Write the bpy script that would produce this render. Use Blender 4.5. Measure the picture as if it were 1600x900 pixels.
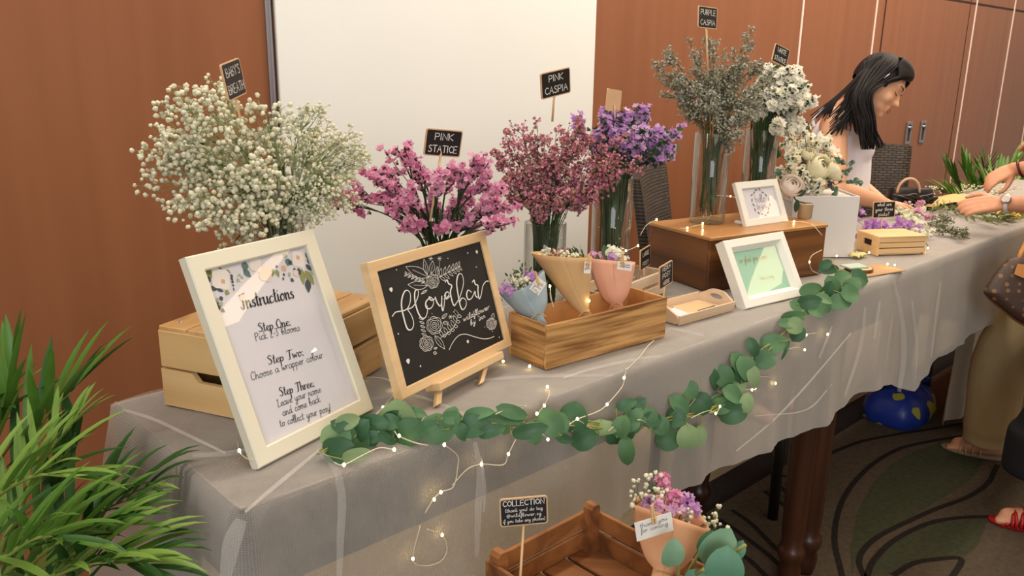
import bpy, bmesh, math, random
import numpy as np
from mathutils import Vector, Matrix
random.seed(11)
rng = np.random.RandomState(5)
S = bpy.context.scene
for o in list(bpy.data.objects):
    bpy.data.objects.remove(o)
COL = S.collection
PI = math.pi
def A(*p): return np.array(p, float)

# ------------------------------------------------------------------ camera
FPX = 1291.87
RR = A(0.73223934, -0.6809225, 0.0130419)
UU = A(0.16771239, 0.19884573, 0.96557389)
FF = A(0.66007431, 0.7048439, -0.25980181)
CP = A(0, 0, 1.29)
FZ = -0.07          # carpet level
TZ = 0.76           # table top level
cd = bpy.data.cameras.new('camera'); cam = bpy.data.objects.new('camera', cd); COL.objects.link(cam)
cd.sensor_width = 36; cd.lens = FPX / 1600 * 36; cd.clip_start = .02; cd.clip_end = 60
M = Matrix.Identity(4)
for i in range(3):
    M[i][0] = RR[i]; M[i][1] = UU[i]; M[i][2] = -FF[i]; M[i][3] = CP[i]
cam.matrix_world = M
S.camera = cam
def ray(x, y): return (x - 800) / FPX * RR - (y - 450) / FPX * UU + FF
def Z(x, y, z=TZ):
    d = ray(x, y); return CP + d * ((z - CP[2]) / d[2])
def Yp(x, y, yy):
    d = ray(x, y); return CP + d * (yy / d[1])
def D(x, y, f): return CP + ray(x, y) * f
def fwd(p): return float((A(*p) - CP) @ FF)
def px(p):
    q = A(*p) - CP; f = q @ FF
    return 800 + FPX * (q @ RR) / f, 450 - FPX * (q @ UU) / f

# ------------------------------------------------------------------ light and exposure
S.view_settings.view_transform = 'Standard'; S.view_settings.look = 'None'
S.view_settings.exposure = 0.0; S.view_settings.gamma = 1.0
S.view_settings.use_curve_mapping = False
S.cycles.use_denoising = True
S.cycles.max_bounces = 8; S.cycles.transparent_max_bounces = 24
S.cycles.diffuse_bounces = 3; S.cycles.glossy_bounces = 3; S.cycles.transmission_bounces = 4
S.cycles.caustics_reflective = False; S.cycles.caustics_refractive = False
S.cycles.sample_clamp_indirect = 6
S.cycles.use_adaptive_sampling = True
W = bpy.data.worlds.new('world'); S.world = W; W.use_nodes = True
bg = W.node_tree.nodes['Background']
bg.inputs[0].default_value = (1.0, 0.92, 0.82, 1); bg.inputs[1].default_value = 0.40
def area(name, loc, tgt, sx, sy, power, col):
    l = bpy.data.lights.new(name, 'AREA'); l.shape = 'RECTANGLE'; l.size = sx; l.size_y = sy
    l.energy = power; l.color = col
    o = bpy.data.objects.new(name, l); COL.objects.link(o); o.location = loc
    o.rotation_euler = (Vector(tgt) - Vector(loc)).to_track_quat('-Z', 'Y').to_euler()
    return o
area('window_daylight', (-2.6, -3.2, 2.2), (1.2, 1.4, .9), 2.6, 2.0, 118, (.92, .96, 1.0))
area('ceiling_downlight', (1.6, -0.2, 2.84), (1.6, .5, 0), 2.6, 1.2, 34, (1.0, .85, .66))
area('ceiling_downlight_far', (4.3, 0.6, 2.84), (4.3, 1.3, 0), 3.0, 1.0, 80, (1.0, .82, .62))
area('ceiling_wall_washer', (3.5, 1.40, 2.85), (3.5, 1.95, .6), 9.5, .25, 108, (1.0, .93, .83))

# ------------------------------------------------------------------ materials
def lin(c):
    out = []
    for v in c:
        v = v / 255.0
        out.append(v / 12.92 if v <= .04045 else ((v + .055) / 1.055) ** 2.4)
    return (out[0], out[1], out[2], 1)
MATS = {}
def newmat(name):
    m = bpy.data.materials.new(name); m.use_nodes = True
    nt = m.node_tree; return m, nt, nt.nodes['Principled BSDF'], nt.nodes['Material Output']
def pbr(name, c, rough=.6, metal=0, noise=None, bump=None, emit=None, alpha=None, spec=.4, sss=0, sheen=0, trans=0):
    if name in MATS: return MATS[name]
    m, nt, b, out = newmat(name)
    col = lin(c); b.inputs['Base Color'].default_value = col
    b.inputs['Roughness'].default_value = rough; b.inputs['Metallic'].default_value = metal
    b.inputs['Specular IOR Level'].default_value = spec
    if sss:
        b.inputs['Subsurface Weight'].default_value = sss; b.inputs['Subsurface Radius'].default_value = (.02, .008, .004)
        b.inputs['Subsurface Scale'].default_value = .3
    if sheen: b.inputs['Sheen Weight'].default_value = sheen
    tc = nt.nodes.new('ShaderNodeTexCoord')
    if noise:
        sc, amt = noise
        n = nt.nodes.new('ShaderNodeTexNoise'); n.inputs['Scale'].default_value = sc; n.inputs['Detail'].default_value = 4
        nt.links.new(tc.outputs['Object'], n.inputs['Vector'])
        r = nt.nodes.new('ShaderNodeMapRange'); r.inputs[1].default_value = .3; r.inputs[2].default_value = .7
        r.inputs[3].default_value = 1 - amt; r.inputs[4].default_value = 1 + amt
        nt.links.new(n.outputs['Fac'], r.inputs[0])
        mx = nt.nodes.new('ShaderNodeVectorMath'); mx.operation = 'SCALE'; mx.inputs[0].default_value = col[:3]
        nt.links.new(r.outputs[0], mx.inputs['Scale']); nt.links.new(mx.outputs[0], b.inputs['Base Color'])
    if bump:
        sc, st = bump
        n2 = nt.nodes.new('ShaderNodeTexNoise'); n2.inputs['Scale'].default_value = sc; n2.inputs['Detail'].default_value = 5
        nt.links.new(tc.outputs['Object'], n2.inputs['Vector'])
        bp = nt.nodes.new('ShaderNodeBump'); bp.inputs['Strength'].default_value = st; bp.inputs['Distance'].default_value = .01
        nt.links.new(n2.outputs['Fac'], bp.inputs['Height']); nt.links.new(bp.outputs[0], b.inputs['Normal'])
    if emit:
        b.inputs['Emission Color'].default_value = lin(emit[0]); b.inputs['Emission Strength'].default_value = emit[1]
    if trans:   # thin leaf / petal: some light passes through
        tr = nt.nodes.new('ShaderNodeBsdfTranslucent'); tr.inputs[0].default_value = col
        mix = nt.nodes.new('ShaderNodeMixShader'); mix.inputs[0].default_value = trans
        nt.links.new(b.outputs[0], mix.inputs[1]); nt.links.new(tr.outputs[0], mix.inputs[2])
        nt.links.new(mix.outputs[0], out.inputs[0])
    if alpha is not None: b.inputs['Alpha'].default_value = alpha
    MATS[name] = m; return m
def wood(name, c1, c2, rotz=0, along='x', scale=1.0, rough=.5, knots=False, contrast=(.35, .65), spec=.4):
    if name in MATS: return MATS[name]
    m, nt, b, out = newmat(name)
    tc = nt.nodes.new('ShaderNodeTexCoord')
    m1 = nt.nodes.new('ShaderNodeMapping'); m1.inputs['Rotation'].default_value = (0, 0, -rotz)
    m2 = nt.nodes.new('ShaderNodeMapping')
    s = {'x': (2.2, 34, 34), 'y': (34, 2.2, 34), 'z': (26, 26, .9)}[along]
    m2.inputs['Scale'].default_value = tuple(v * scale for v in s)
    n = nt.nodes.new('ShaderNodeTexNoise'); n.inputs['Scale'].default_value = 1; n.inputs['Detail'].default_value = 5
    n.inputs['Distortion'].default_value = 1.2 if knots else .35
    r = nt.nodes.new('ShaderNodeValToRGB')
    r.color_ramp.elements[0].position = contrast[0]; r.color_ramp.elements[0].color = lin(c1)
    r.color_ramp.elements[1].position = contrast[1]; r.color_ramp.elements[1].color = lin(c2)
    L = nt.links.new
    L(tc.outputs['Object'], m1.inputs[0]); L(m1.outputs[0], m2.inputs[0]); L(m2.outputs[0], n.inputs['Vector'])
    L(n.outputs['Fac'], r.inputs[0]); L(r.outputs[0], b.inputs['Base Color'])
    if knots:
        v = nt.nodes.new('ShaderNodeTexVoronoi'); v.inputs['Scale'].default_value = 9
        m3 = nt.nodes.new('ShaderNodeMapping'); m3.inputs['Scale'].default_value = (.6, 1, 1)
        L(m1.outputs[0], m3.inputs[0]); L(m3.outputs[0], v.inputs['Vector'])
        kr = nt.nodes.new('ShaderNodeMapRange'); kr.inputs[1].default_value = .05; kr.inputs[2].default_value = .16
        L(v.outputs['Distance'], kr.inputs[0])
        mx = nt.nodes.new('ShaderNodeMix'); mx.data_type = 'RGBA'
        L(kr.outputs[0], mx.inputs[0]); mx.inputs[6].default_value = tuple(v * .45 for v in lin(c1)[:3]) + (1,)
        L(r.outputs[0], mx.inputs[7]); L(mx.outputs[2], b.inputs['Base Color'])
    bp = nt.nodes.new('ShaderNodeBump'); bp.inputs['Strength'].default_value = .12; bp.inputs['Distance'].default_value = .004
    L(n.outputs['Fac'], bp.inputs['Height']); L(bp.outputs[0], b.inputs['Normal'])
    b.inputs['Roughness'].default_value = rough; b.inputs['Specular IOR Level'].default_value = spec
    MATS[name] = m; return m
def thinglass(name, tint=(1, 1, 1), ior=1.5, rough=0.0, edge=.7, pw_=4.0):
    if name in MATS: return MATS[name]
    m, nt, b, out = newmat(name); nt.nodes.remove(b)
    t = nt.nodes.new('ShaderNodeBsdfTransparent'); t.inputs[0].default_value = (*tint, 1)
    g = nt.nodes.new('ShaderNodeBsdfGlossy'); g.inputs['Roughness'].default_value = rough
    lw = nt.nodes.new('ShaderNodeLayerWeight'); lw.inputs[0].default_value = .5
    pw = nt.nodes.new('ShaderNodeMath'); pw.operation = 'POWER'; pw.inputs[1].default_value = pw_
    f = nt.nodes.new('ShaderNodeMath'); f.operation = 'MULTIPLY_ADD'; r0 = ((ior - 1) / (ior + 1)) ** 2
    f.inputs[1].default_value = (1 - r0) * edge; f.inputs[2].default_value = r0
    nt.links.new(lw.outputs['Facing'], pw.inputs[0]); nt.links.new(pw.outputs[0], f.inputs[0])
    mix = nt.nodes.new('ShaderNodeMixShader')
    nt.links.new(f.outputs[0], mix.inputs[0]); nt.links.new(t.outputs[0], mix.inputs[1]); nt.links.new(g.outputs[0], mix.inputs[2])
    nt.links.new(mix.outputs[0], out.inputs[0]); MATS[name] = m; return m
def sheer(name, c, op, scale=None, amt=.1, attr=None):
    """open-weave tulle: part of the light passes straight through the holes"""
    if name in MATS: return MATS[name]
    m, nt, b, out = newmat(name)
    b.inputs['Base Color'].default_value = lin(c); b.inputs['Roughness'].default_value = .85; b.inputs['Specular IOR Level'].default_value = .1
    t = nt.nodes.new('ShaderNodeBsdfTransparent')
    mix = nt.nodes.new('ShaderNodeMixShader')
    lw = nt.nodes.new('ShaderNodeLayerWeight'); lw.inputs[0].default_value = .35
    ma = nt.nodes.new('ShaderNodeMath'); ma.operation = 'MULTIPLY_ADD'; ma.inputs[1].default_value = .45; ma.inputs[2].default_value = op
    nt.links.new(lw.outputs['Facing'], ma.inputs[0])
    if attr:
        at = nt.nodes.new('ShaderNodeAttribute'); at.attribute_name = attr; nt.links.new(at.outputs['Fac'], ma.inputs[2])
    tc = nt.nodes.new('ShaderNodeTexCoord'); n = nt.nodes.new('ShaderNodeTexNoise'); n.inputs['Scale'].default_value = 6
    n.inputs['Detail'].default_value = 3; n.inputs['Distortion'].default_value = 1.5
    nt.links.new(tc.outputs['Object'], n.inputs['Vector'])
    m2 = nt.nodes.new('ShaderNodeMath'); m2.operation = 'MULTIPLY_ADD'; m2.inputs[1].default_value = amt * 2; m2.inputs[2].default_value = -amt
    nt.links.new(n.outputs['Fac'], m2.inputs[0])
    ad = nt.nodes.new('ShaderNodeMath'); ad.operation = 'ADD'; ad.use_clamp = True
    nt.links.new(ma.outputs[0], ad.inputs[0]); nt.links.new(m2.outputs[0], ad.inputs[1])
    if attr:      # the net itself: threads round open cells
        vo = nt.nodes.new('ShaderNodeTexVoronoi'); vo.voronoi_dimensions = '2D'; vo.feature = 'DISTANCE_TO_EDGE'; vo.inputs['Scale'].default_value = 400; vo.inputs['Randomness'].default_value = .3
        nt.links.new(tc.outputs['UV'], vo.inputs['Vector'])
        mr = nt.nodes.new('ShaderNodeMapRange'); mr.inputs[1].default_value = .08; mr.inputs[2].default_value = .22; mr.inputs[3].default_value = 1.35; mr.inputs[4].default_value = .78
        nt.links.new(vo.outputs['Distance'], mr.inputs[0])
        mu = nt.nodes.new('ShaderNodeMath'); mu.operation = 'MULTIPLY'; mu.use_clamp = True
        nt.links.new(ad.outputs[0], mu.inputs[0]); nt.links.new(mr.outputs[0], mu.inputs[1]); ad = mu
    nt.links.new(ad.outputs[0], mix.inputs[0]); nt.links.new(t.outputs[0], mix.inputs[1]); nt.links.new(b.outputs[0], mix.inputs[2])
    nt.links.new(mix.outputs[0], out.inputs[0]); MATS[name] = m; return m

# ------------------------------------------------------------------ mesh builder
def nrm(v):
    v = np.asarray(v, float); l = np.linalg.norm(v); return v / l if l > 1e-12 else v
def rotz(a): return np.array([[math.cos(a), -math.sin(a), 0], [math.sin(a), math.cos(a), 0], [0, 0, 1.]])
def frame_of(d):
    d = nrm(d); a = A(0, 0, 1) if abs(d[2]) < .9 else A(1, 0, 0)
    u = nrm(np.cross(a, d)); return u, np.cross(d, u), d
def cr(pts, n=8):
    """Catmull-Rom through the points"""
    P = [np.asarray(p, float) for p in pts]
    if len(P) < 3:
        return [P[0] + (P[-1] - P[0]) * t for t in np.linspace(0, 1, n + 1)]
    P = [2 * P[0] - P[1]] + P + [2 * P[-1] - P[-2]]
    out = []
    for i in range(1, len(P) - 2):
        a, b, c, d = P[i - 1], P[i], P[i + 1], P[i + 2]
        for t in np.linspace(0, 1, n, endpoint=False):
            out.append(.5 * ((2 * b) + (c - a) * t + (2 * a - 5 * b + 4 * c - d) * t * t + (3 * b - a - 3 * c + d) * t ** 3))
    out.append(P[-2]); return out
ORG = {}
class MB:
    def __init__(s): s.v = []; s.f = []; s.m = []
    def add(s, vs, fs, mi=0):
        k = len(s.v); s.v.extend([tuple(map(float, v)) for v in vs])
        s.f.extend([tuple(i + k for i in f) for f in fs]); s.m.extend([mi] * len(fs)); return s
    def box(s, c, size, R=None, bev=.0015, mi=0):
        hx, hy, hz = [v / 2 for v in size]; b = min(bev, hx * .45, hy * .45, hz * .45); R = np.eye(3) if R is None else R
        vs = []; idx = {}
        for sx in (-1, 1):
            for sy in (-1, 1):
                for sz in (-1, 1):
                    for ax in range(3):
                        p = A(sx * (hx - (0 if ax == 0 else b)), sy * (hy - (0 if ax == 1 else b)), sz * (hz - (0 if ax == 2 else b)))
                        idx[sx, sy, sz, ax] = len(vs); vs.append(A(*c) + R @ p)
        fs = []
        for ax in range(3):
            o1, o2 = [a for a in range(3) if a != ax]
            for sg in (-1, 1):
                q = []
                for a, bb in ((-1, -1), (1, -1), (1, 1), (-1, 1)):
                    t = [0, 0, 0]; t[ax] = sg; t[o1] = a; t[o2] = bb; q.append(idx[(*t, ax)])
                fs.append(q)
        for ax in range(3):
            o1, o2 = [a for a in range(3) if a != ax]
            for a in (-1, 1):
                for bb in (-1, 1):
                    t = [0, 0, 0]; t[o1] = a; t[o2] = bb; q = []
                    for e, w in ((-1, o1), (-1, o2), (1, o2), (1, o1)):
                        t[ax] = e; q.append(idx[(*t, w)])
                    fs.append(q)
        for sx in (-1, 1):
            for sy in (-1, 1):
                for sz in (-1, 1): fs.append([idx[sx, sy, sz, k] for k in range(3)])
        return s.add(vs, fs, mi)
    def tube(s, pts, r, n=7, mi=0, cap=True, flat=1.0, up=None):
        P = [np.asarray(p, float) for p in pts]; K = len(P)
        rs = list(r) if hasattr(r, '__len__') else [r] * K
        if len(rs) != K: rs = list(np.interp(np.linspace(0, 1, K), np.linspace(0, 1, len(rs)), rs))
        vs = []; u = None
        for i in range(K):
            d = nrm(P[min(i + 1, K - 1)] - P[max(i - 1, 0)])
            if u is None:
                u = frame_of(d)[0] if up is None else nrm(np.cross(up, d))
            u = nrm(u - d * (u @ d)); w = np.cross(d, u)
            for k in range(n):
                a = 2 * PI * k / n; vs.append(P[i] + rs[i] * (math.cos(a) * u + flat * math.sin(a) * w))
        fs = [(i * n + k, i * n + (k + 1) % n, (i + 1) * n + (k + 1) % n, (i + 1) * n + k) for i in range(K - 1) for k in range(n)]
        if cap: fs += [tuple(range(n - 1, -1, -1)), tuple((K - 1) * n + k for k in range(n))]
        return s.add(vs, fs, mi)
    def lathe(s, prof, c=(0, 0, 0), n=28, R=None, mi=0, cap0=False, cap1=False):
        R = np.eye(3) if R is None else R; vs = []; K = len(prof)
        for r, z in prof:
            for k in range(n):
                a = 2 * PI * k / n; vs.append(A(*c) + R @ A(r * math.cos(a), r * math.sin(a), z))
        fs = [(i * n + k, i * n + (k + 1) % n, (i + 1) * n + (k + 1) % n, (i + 1) * n + k) for i in range(K - 1) for k in range(n)]
        if cap0: fs.append(tuple(range(n - 1, -1, -1)))
        if cap1: fs.append(tuple((K - 1) * n + k for k in range(n)))
        return s.add(vs, fs, mi)
    def ell(s, c, r, R=None, seg=14, rings=9, mi=0):
        R = np.eye(3) if R is None else R; r = (r, r, r) if not hasattr(r, '__len__') else r
        vs = [A(*c) + R @ A(0, 0, -r[2])]
        for i in range(1, rings):
            t = -PI / 2 + PI * i / rings
            for k in range(seg):
                a = 2 * PI * k / seg; vs.append(A(*c) + R @ A(r[0] * math.cos(t) * math.cos(a), r[1] * math.cos(t) * math.sin(a), r[2] * math.sin(t)))
        vs.append(A(*c) + R @ A(0, 0, r[2])); e = len(vs) - 1
        fs = [(0, 1 + (k + 1) % seg, 1 + k) for k in range(seg)]
        for i in range(rings - 2):
            for k in range(seg):
                a = 1 + i * seg; fs.append((a + k, a + (k + 1) % seg, a + seg + (k + 1) % seg, a + seg + k))
        a = 1 + (rings - 2) * seg
        fs += [(a + k, a + (k + 1) % seg, e) for k in range(seg)]
        return s.add(vs, fs, mi)
    def grid(s, P, mi=0, wrap=False):
        K = len(P); n = len(P[0]); vs = [p for row in P for p in row]
        fs = []
        for i in range(K - 1):
            for k in range(n - (0 if wrap else 1)):
                fs.append((i * n + k, i * n + (k + 1) % n, (i + 1) * n + (k + 1) % n, (i + 1) * n + k))
        return s.add(vs, fs, mi)
    def prism(s, poly, o, u, v, n, depth, mi=0):
        """outline in the plane (o; u, v), thickened by depth along n"""
        k = len(poly); o, u, v, n = map(np.asarray, (o, u, v, n))
        a = [o + u * p[0] + v * p[1] for p in poly]; b = [p + n * depth for p in a]
        fs = [tuple(range(k - 1, -1, -1)), tuple(range(k, 2 * k))] + [(i, (i + 1) % k, k + (i + 1) % k, k + i) for i in range(k)]
        return s.add(a + b, fs, mi)
    def ribbon(s, pts, w, nrmv, mi=0):
        """flat strip along pts, width w (number or list), lying in the plane with normal nrmv"""
        P = [np.asarray(p, float) for p in pts]; K = len(P); ws = list(w) if hasattr(w, '__len__') else [w] * K
        vs = []; nv = np.asarray(nrmv, float)
        for i in range(K):
            d = nrm(P[min(i + 1, K - 1)] - P[max(i - 1, 0)]); sd = np.cross(nv, d) * ws[i] / 2
            vs += [P[i] - sd, P[i] + sd]
        return s.add(vs, [(2 * i, 2 * i + 1, 2 * i + 3, 2 * i + 2) for i in range(K - 1)], mi)
    def build(s, name, mats, parent=None, loc=None, smooth=True, recalc=False, **tags):
        me = bpy.data.meshes.new(name)
        org = ORG.get(parent.name) if parent is not None else (A(*loc) if loc is not None else A(0, 0, 0))
        v = np.array(s.v, float).reshape(-1, 3) - org
        me.from_pydata(v.tolist(), [], s.f)
        mats = mats if isinstance(mats, (list, tuple)) else [mats]
        for m in mats: me.materials.append(m)
        if len(mats) > 1: me.polygons.foreach_set('material_index', s.m)
        if recalc:
            b = bmesh.new(); b.from_mesh(me); bmesh.ops.recalc_face_normals(b, faces=b.faces); b.to_mesh(me); b.free()
        if smooth: me.polygons.foreach_set('use_smooth', [True] * len(me.polygons))
        me.update()
        o = bpy.data.objects.new(name, me); COL.objects.link(o)
        if parent is not None: o.parent = parent
        elif loc is not None: o.location = loc
        ORG[o.name] = org
        for k, x in tags.items(): o[k] = x
        return o
def thing(name, label, cat, loc, group=None):
    o = bpy.data.objects.new(name, None); COL.objects.link(o); o.location = loc; o.empty_display_size = .02
    o['label'] = label; o['category'] = cat
    if group: o['group'] = group
    ORG[o.name] = A(*loc); return o
def tag(o, label, cat, group=None):
    o['label'] = label; o['category'] = cat
    if group: o['group'] = group
    return o
def struct(name, mb, m, smooth=False):
    o = mb.build(name, m, loc=(0, 0, 0), smooth=smooth); o['kind'] = 'structure'; return o
def addmod_bevel(o, w=.002):
    md = o.modifiers.new('bevel', 'BEVEL'); md.width = w; md.segments = 2; md.limit_method = 'ANGLE'
class Plane:
    """a leaning rectangle: o = lower left corner, u right, v up the face, n towards the viewer"""
    def __init__(s, o, yaw, lean=0, roll=0):
        ya, le, ro = map(math.radians, (yaw, lean, roll)); u = A(math.cos(ya), math.sin(ya), 0); nb = A(-math.sin(ya), math.cos(ya), 0)
        v = math.cos(le) * A(0, 0, 1) + math.sin(le) * nb
        s.u = math.cos(ro) * u + math.sin(ro) * v; s.v = -math.sin(ro) * u + math.cos(ro) * v
        s.o = A(*o); s.n = np.cross(s.u, s.v)
        s.R = np.stack([s.u, s.v, s.n], 1)
    def __call__(s, a, b, c=0): return s.o + s.u * a + s.v * b + s.n * c
    def inv(s, x, y, c=0):
        """(a, b) on the face where the line of sight through a photo pixel meets it"""
        d = ray(x, y); p = CP + d * (((s.o + s.n * c - CP) @ s.n) / (d @ s.n)); q = p - s.o
        return q @ s.u, q @ s.v
# ================================================================== the setting
WY = 2.10
m_wall = wood('wall_veneer', (132, 82, 54), (144, 92, 62), along='z', scale=.55, rough=.36, contrast=(.25, .75), spec=.3)
m_gap = pbr('dark_gap', (52, 26, 14), .8)
m_white = pbr('white_board', (228, 227, 222), .55, noise=(3, .012))
m_chrome = pbr('satin_chrome', (196, 192, 196), .28, 1)
m_reveal = pbr('pale_reveal', (238, 214, 200), .4)
m_carpet = pbr('carpet_brown', (92, 80, 66), .95, noise=(60, .16), bump=(420, .5), spec=.05)
m_carpet_line = pbr('carpet_line', (46, 41, 38), .95, noise=(90, .2), bump=(420, .5), spec=.05)
m_carpet_green = pbr('carpet_green', (73, 74, 56), .95, noise=(60, .16), bump=(420, .5), spec=.05)
m_carpet_pale = pbr('carpet_pale', (150, 134, 108), .95, noise=(60, .12), bump=(420, .5), spec=.05)
m_ceil = pbr('ceiling_paint', (228, 220, 206), .8)

b = MB(); b.box((3.5, WY + .05, 1.42), (11, .1, 2.98), bev=0.0); struct('wall_back', b, m_wall)
b = MB(); b.box((3.5, -.95, 2.94), (11, 6.2, .06), bev=0); struct('ceiling', b, m_ceil)
b = MB()
b.add([(-2, -4, FZ), (9, -4, FZ), (9, WY, FZ), (-2, WY, FZ)], [(0, 1, 2, 3)], 0)
def flat(pts, z): return [tuple(Z(x, y, FZ)[:2]) + (z,) for x, y in pts]
def c3(l): return [(1300 + x / 2.37, 520 + y / 2.37) for x, y in l]
def c8(l): return [(1000 + x / 3.215, 620 + y / 3.215) for x, y in l]
# the pattern woven into the carpet
green = c3([(150, 560), (215, 490), (300, 440), (400, 408), (480, 400), (545, 430), (560, 480), (520, 540), (430, 600), (330, 660), (200, 735), (120, 790), (85, 860), (75, 900), (68, 800), (95, 660)])
green2 = c3([(130, 895), (160, 850), (215, 790), (300, 735), (400, 702), (520, 690), (580, 690), (540, 790), (470, 838), (380, 842), (300, 858), (230, 895)])
leafp = c8([(625, 475), (660, 455), (720, 490), (770, 550), (745, 552), (690, 525)])
for g in (green, green2, leafp):
    p = flat(g, FZ + .0006); b.add(p, [tuple(range(len(p)))], 2)
b.add([(-2, 1.285, FZ + .0005), (9, 1.285, FZ + .0005), (9, 1.395, FZ + .0005), (-2, 1.395, FZ + .0005)], [(0, 1, 2, 3)], 1)
b.add([(-2, 1.395, FZ + .0005), (9, 1.395, FZ + .0005), (9, WY, FZ + .0005), (-2, WY, FZ + .0005)], [(0, 1, 2, 3)], 3)
lines = [c3([(-10, 448), (60, 420), (120, 400), (250, 375), (380, 355), (475, 338), (640, 318)]),
         c3([(560, 368), (470, 385), (350, 405), (250, 430), (160, 480), (90, 545), (40, 620), (15, 700), (10, 780), (25, 850), (45, 930)]),
         c3([(612, 490), (600, 515), (575, 560), (500, 610), (380, 655), (280, 700), (180, 750), (120, 800), (100, 850), (122, 910)]),
         c3([(680, 684), (575, 682), (480, 685), (380, 700), (290, 735), (210, 785), (150, 850), (128, 910)]),
         c3([(225, 900), (300, 855), (380, 840), (478, 838), (445, 905)]),
         c8([(400, 620), (480, 670), (560, 730), (650, 800), (760, 900)]), c8([(462, 570), (560, 640), (650, 730), (720, 800), (790, 890)]),
         c8([(685, 432), (740, 490), (780, 550), (750, 560), (700, 530), (625, 475)]), c8([(715, 398), (760, 410), (790, 446), (770, 455), (730, 440)]),
         c8([(500, 790), (560, 830), (640, 910)])]
for L in lines:
    q = [A(*p) for p in flat(L, FZ + .0012)]
    b.ribbon(cr(q, 8), .017, (0, 0, 1), 1)
struct('floor', b, [m_carpet, m_carpet_line, m_carpet_green, m_carpet_pale])

def wx(x, y): return Yp(x, y, WY)[0]
xl = wx(434, 140); xr = wx(921, 220)
b = MB(); b.box(((xl + xr) / 2, WY - .006, 1.42), (xr - xl, .012, 2.96), bev=.002); struct('wall_white_panel', b, m_white)
n_tr = [0]
def vstrip(pxx, pyy, w, mat, d=.006, z0=FZ, z1=2.9):
    n_tr[0] += 1; x = wx(pxx, pyy); b = MB(); b.box((x, WY - d / 2, (z0 + z1) / 2), (w, d, z1 - z0), bev=.001)
    return struct('trim_%d' % n_tr[0], b, mat)
vstrip(417.2, 50, .009, m_chrome, .008); vstrip(421.3, 50, .006, m_chrome, .010)
vstrip(425.0, 50, .007, m_gap, .003)
vstrip(1250.2, 50, .012, m_reveal); vstrip(1365.2, 43, .012, m_reveal); vstrip(1517.5, 60, .014, m_reveal)
vstrip(1577, 60, .016, m_reveal); vstrip(1596, 220, .016, m_reveal)
vstrip(1379.8, 40, .010, m_gap, .003); vstrip(1509, 60, .006, m_gap, .002)
zt = Yp(1516, 4.2, WY)[2]
b = MB(); x0 = wx(1379.8, 40); b.box(((x0 + 9) / 2, WY - .001, zt), (9 - x0, .003, .012), bev=.0005); struct('trim_%d' % (n_tr[0] + 1), b, m_gap)
# flush pulls of the wall doors
for i, (pxx, pyy) in enumerate(((1418, 208), (1440, 206))):
    c = Yp(pxx, pyy, WY); r = thing('flush_pull_handle', ('left' if i == 0 else 'right') + ' one of two steel flush pulls set in the brown wall door', 'door handle', (c[0], WY, c[2]), 'steel flush pulls')
    w, h = .074, .136
    b = MB()
    for sx in (-1, 1): b.box((c[0] + sx * (w / 2 - .009), WY - .005, c[2]), (.018, .010, h), bev=.002)
    for sz in (-1, 1): b.box((c[0], WY - .005, c[2] + sz * (h / 2 - .009)), (w - .036, .010, .018), bev=.002)
    b.build('rim', pbr('steel_rim', (150, 146, 150), .35, .7), r, smooth=False)
    b = MB(); b.box((c[0], WY - .0015, c[2]), (w - .034, .003, h - .034), bev=.0005); b.build('recess', pbr('recess_dark', (58, 48, 46), .5), r, smooth=False)
    b = MB(); b.tube([(c[0] - .022, WY - .012, c[2] + .036), (c[0] + .016, WY - .014, c[2] + .030)], .008, 10); b.box((c[0] - .002, WY - .009, c[2] + .034), (.03, .010, .018)); b.build('latch', m_chrome, r)
# lit cove and downlights in the ceiling, towards the far corner of the hall
b = MB(); cv = cr([A(5.26, -1.0, 2.905), A(5.31, -1.49, 2.905), A(5.48, -2.1, 2.905), A(5.62, -2.45, 2.905)], 8)
b.ribbon(cv, list(np.interp(np.linspace(0, 1, len(cv)), [0, .3, .7, 1], [.14, .18, .36, .40])), (0, 0, -1), 0)
r = thing('ceiling_cove_light', 'warm curved strip of light in the ceiling', 'ceiling light', (5.4, -1.7, 2.905))
b.build('diffuser', pbr('cove_light', (255, 226, 178), .5, emit=((255, 224, 176), 9)), r)
for i, (x, y) in enumerate(((6.74, -1.45), (7.4, -2.6), (8.0, -1.9), (8.3, -3.3))):
    r = thing('ceiling_downlight', 'round recessed downlight in the ceiling', 'ceiling light', (x, y, 2.908), 'recessed ceiling downlights')
    b = MB(); b.lathe([(.0, -.004), (.075, -.004)], (x, y, 2.908)); b.build('lens', pbr('downlight_lens', (255, 236, 205), .5, emit=((255, 236, 205), 40)), r)
    b = MB(); b.lathe([(.075, -.002), (.095, -.004), (.1, 0)], (x, y, 2.908)); b.build('trim_ring', m_chrome, r)

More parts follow.
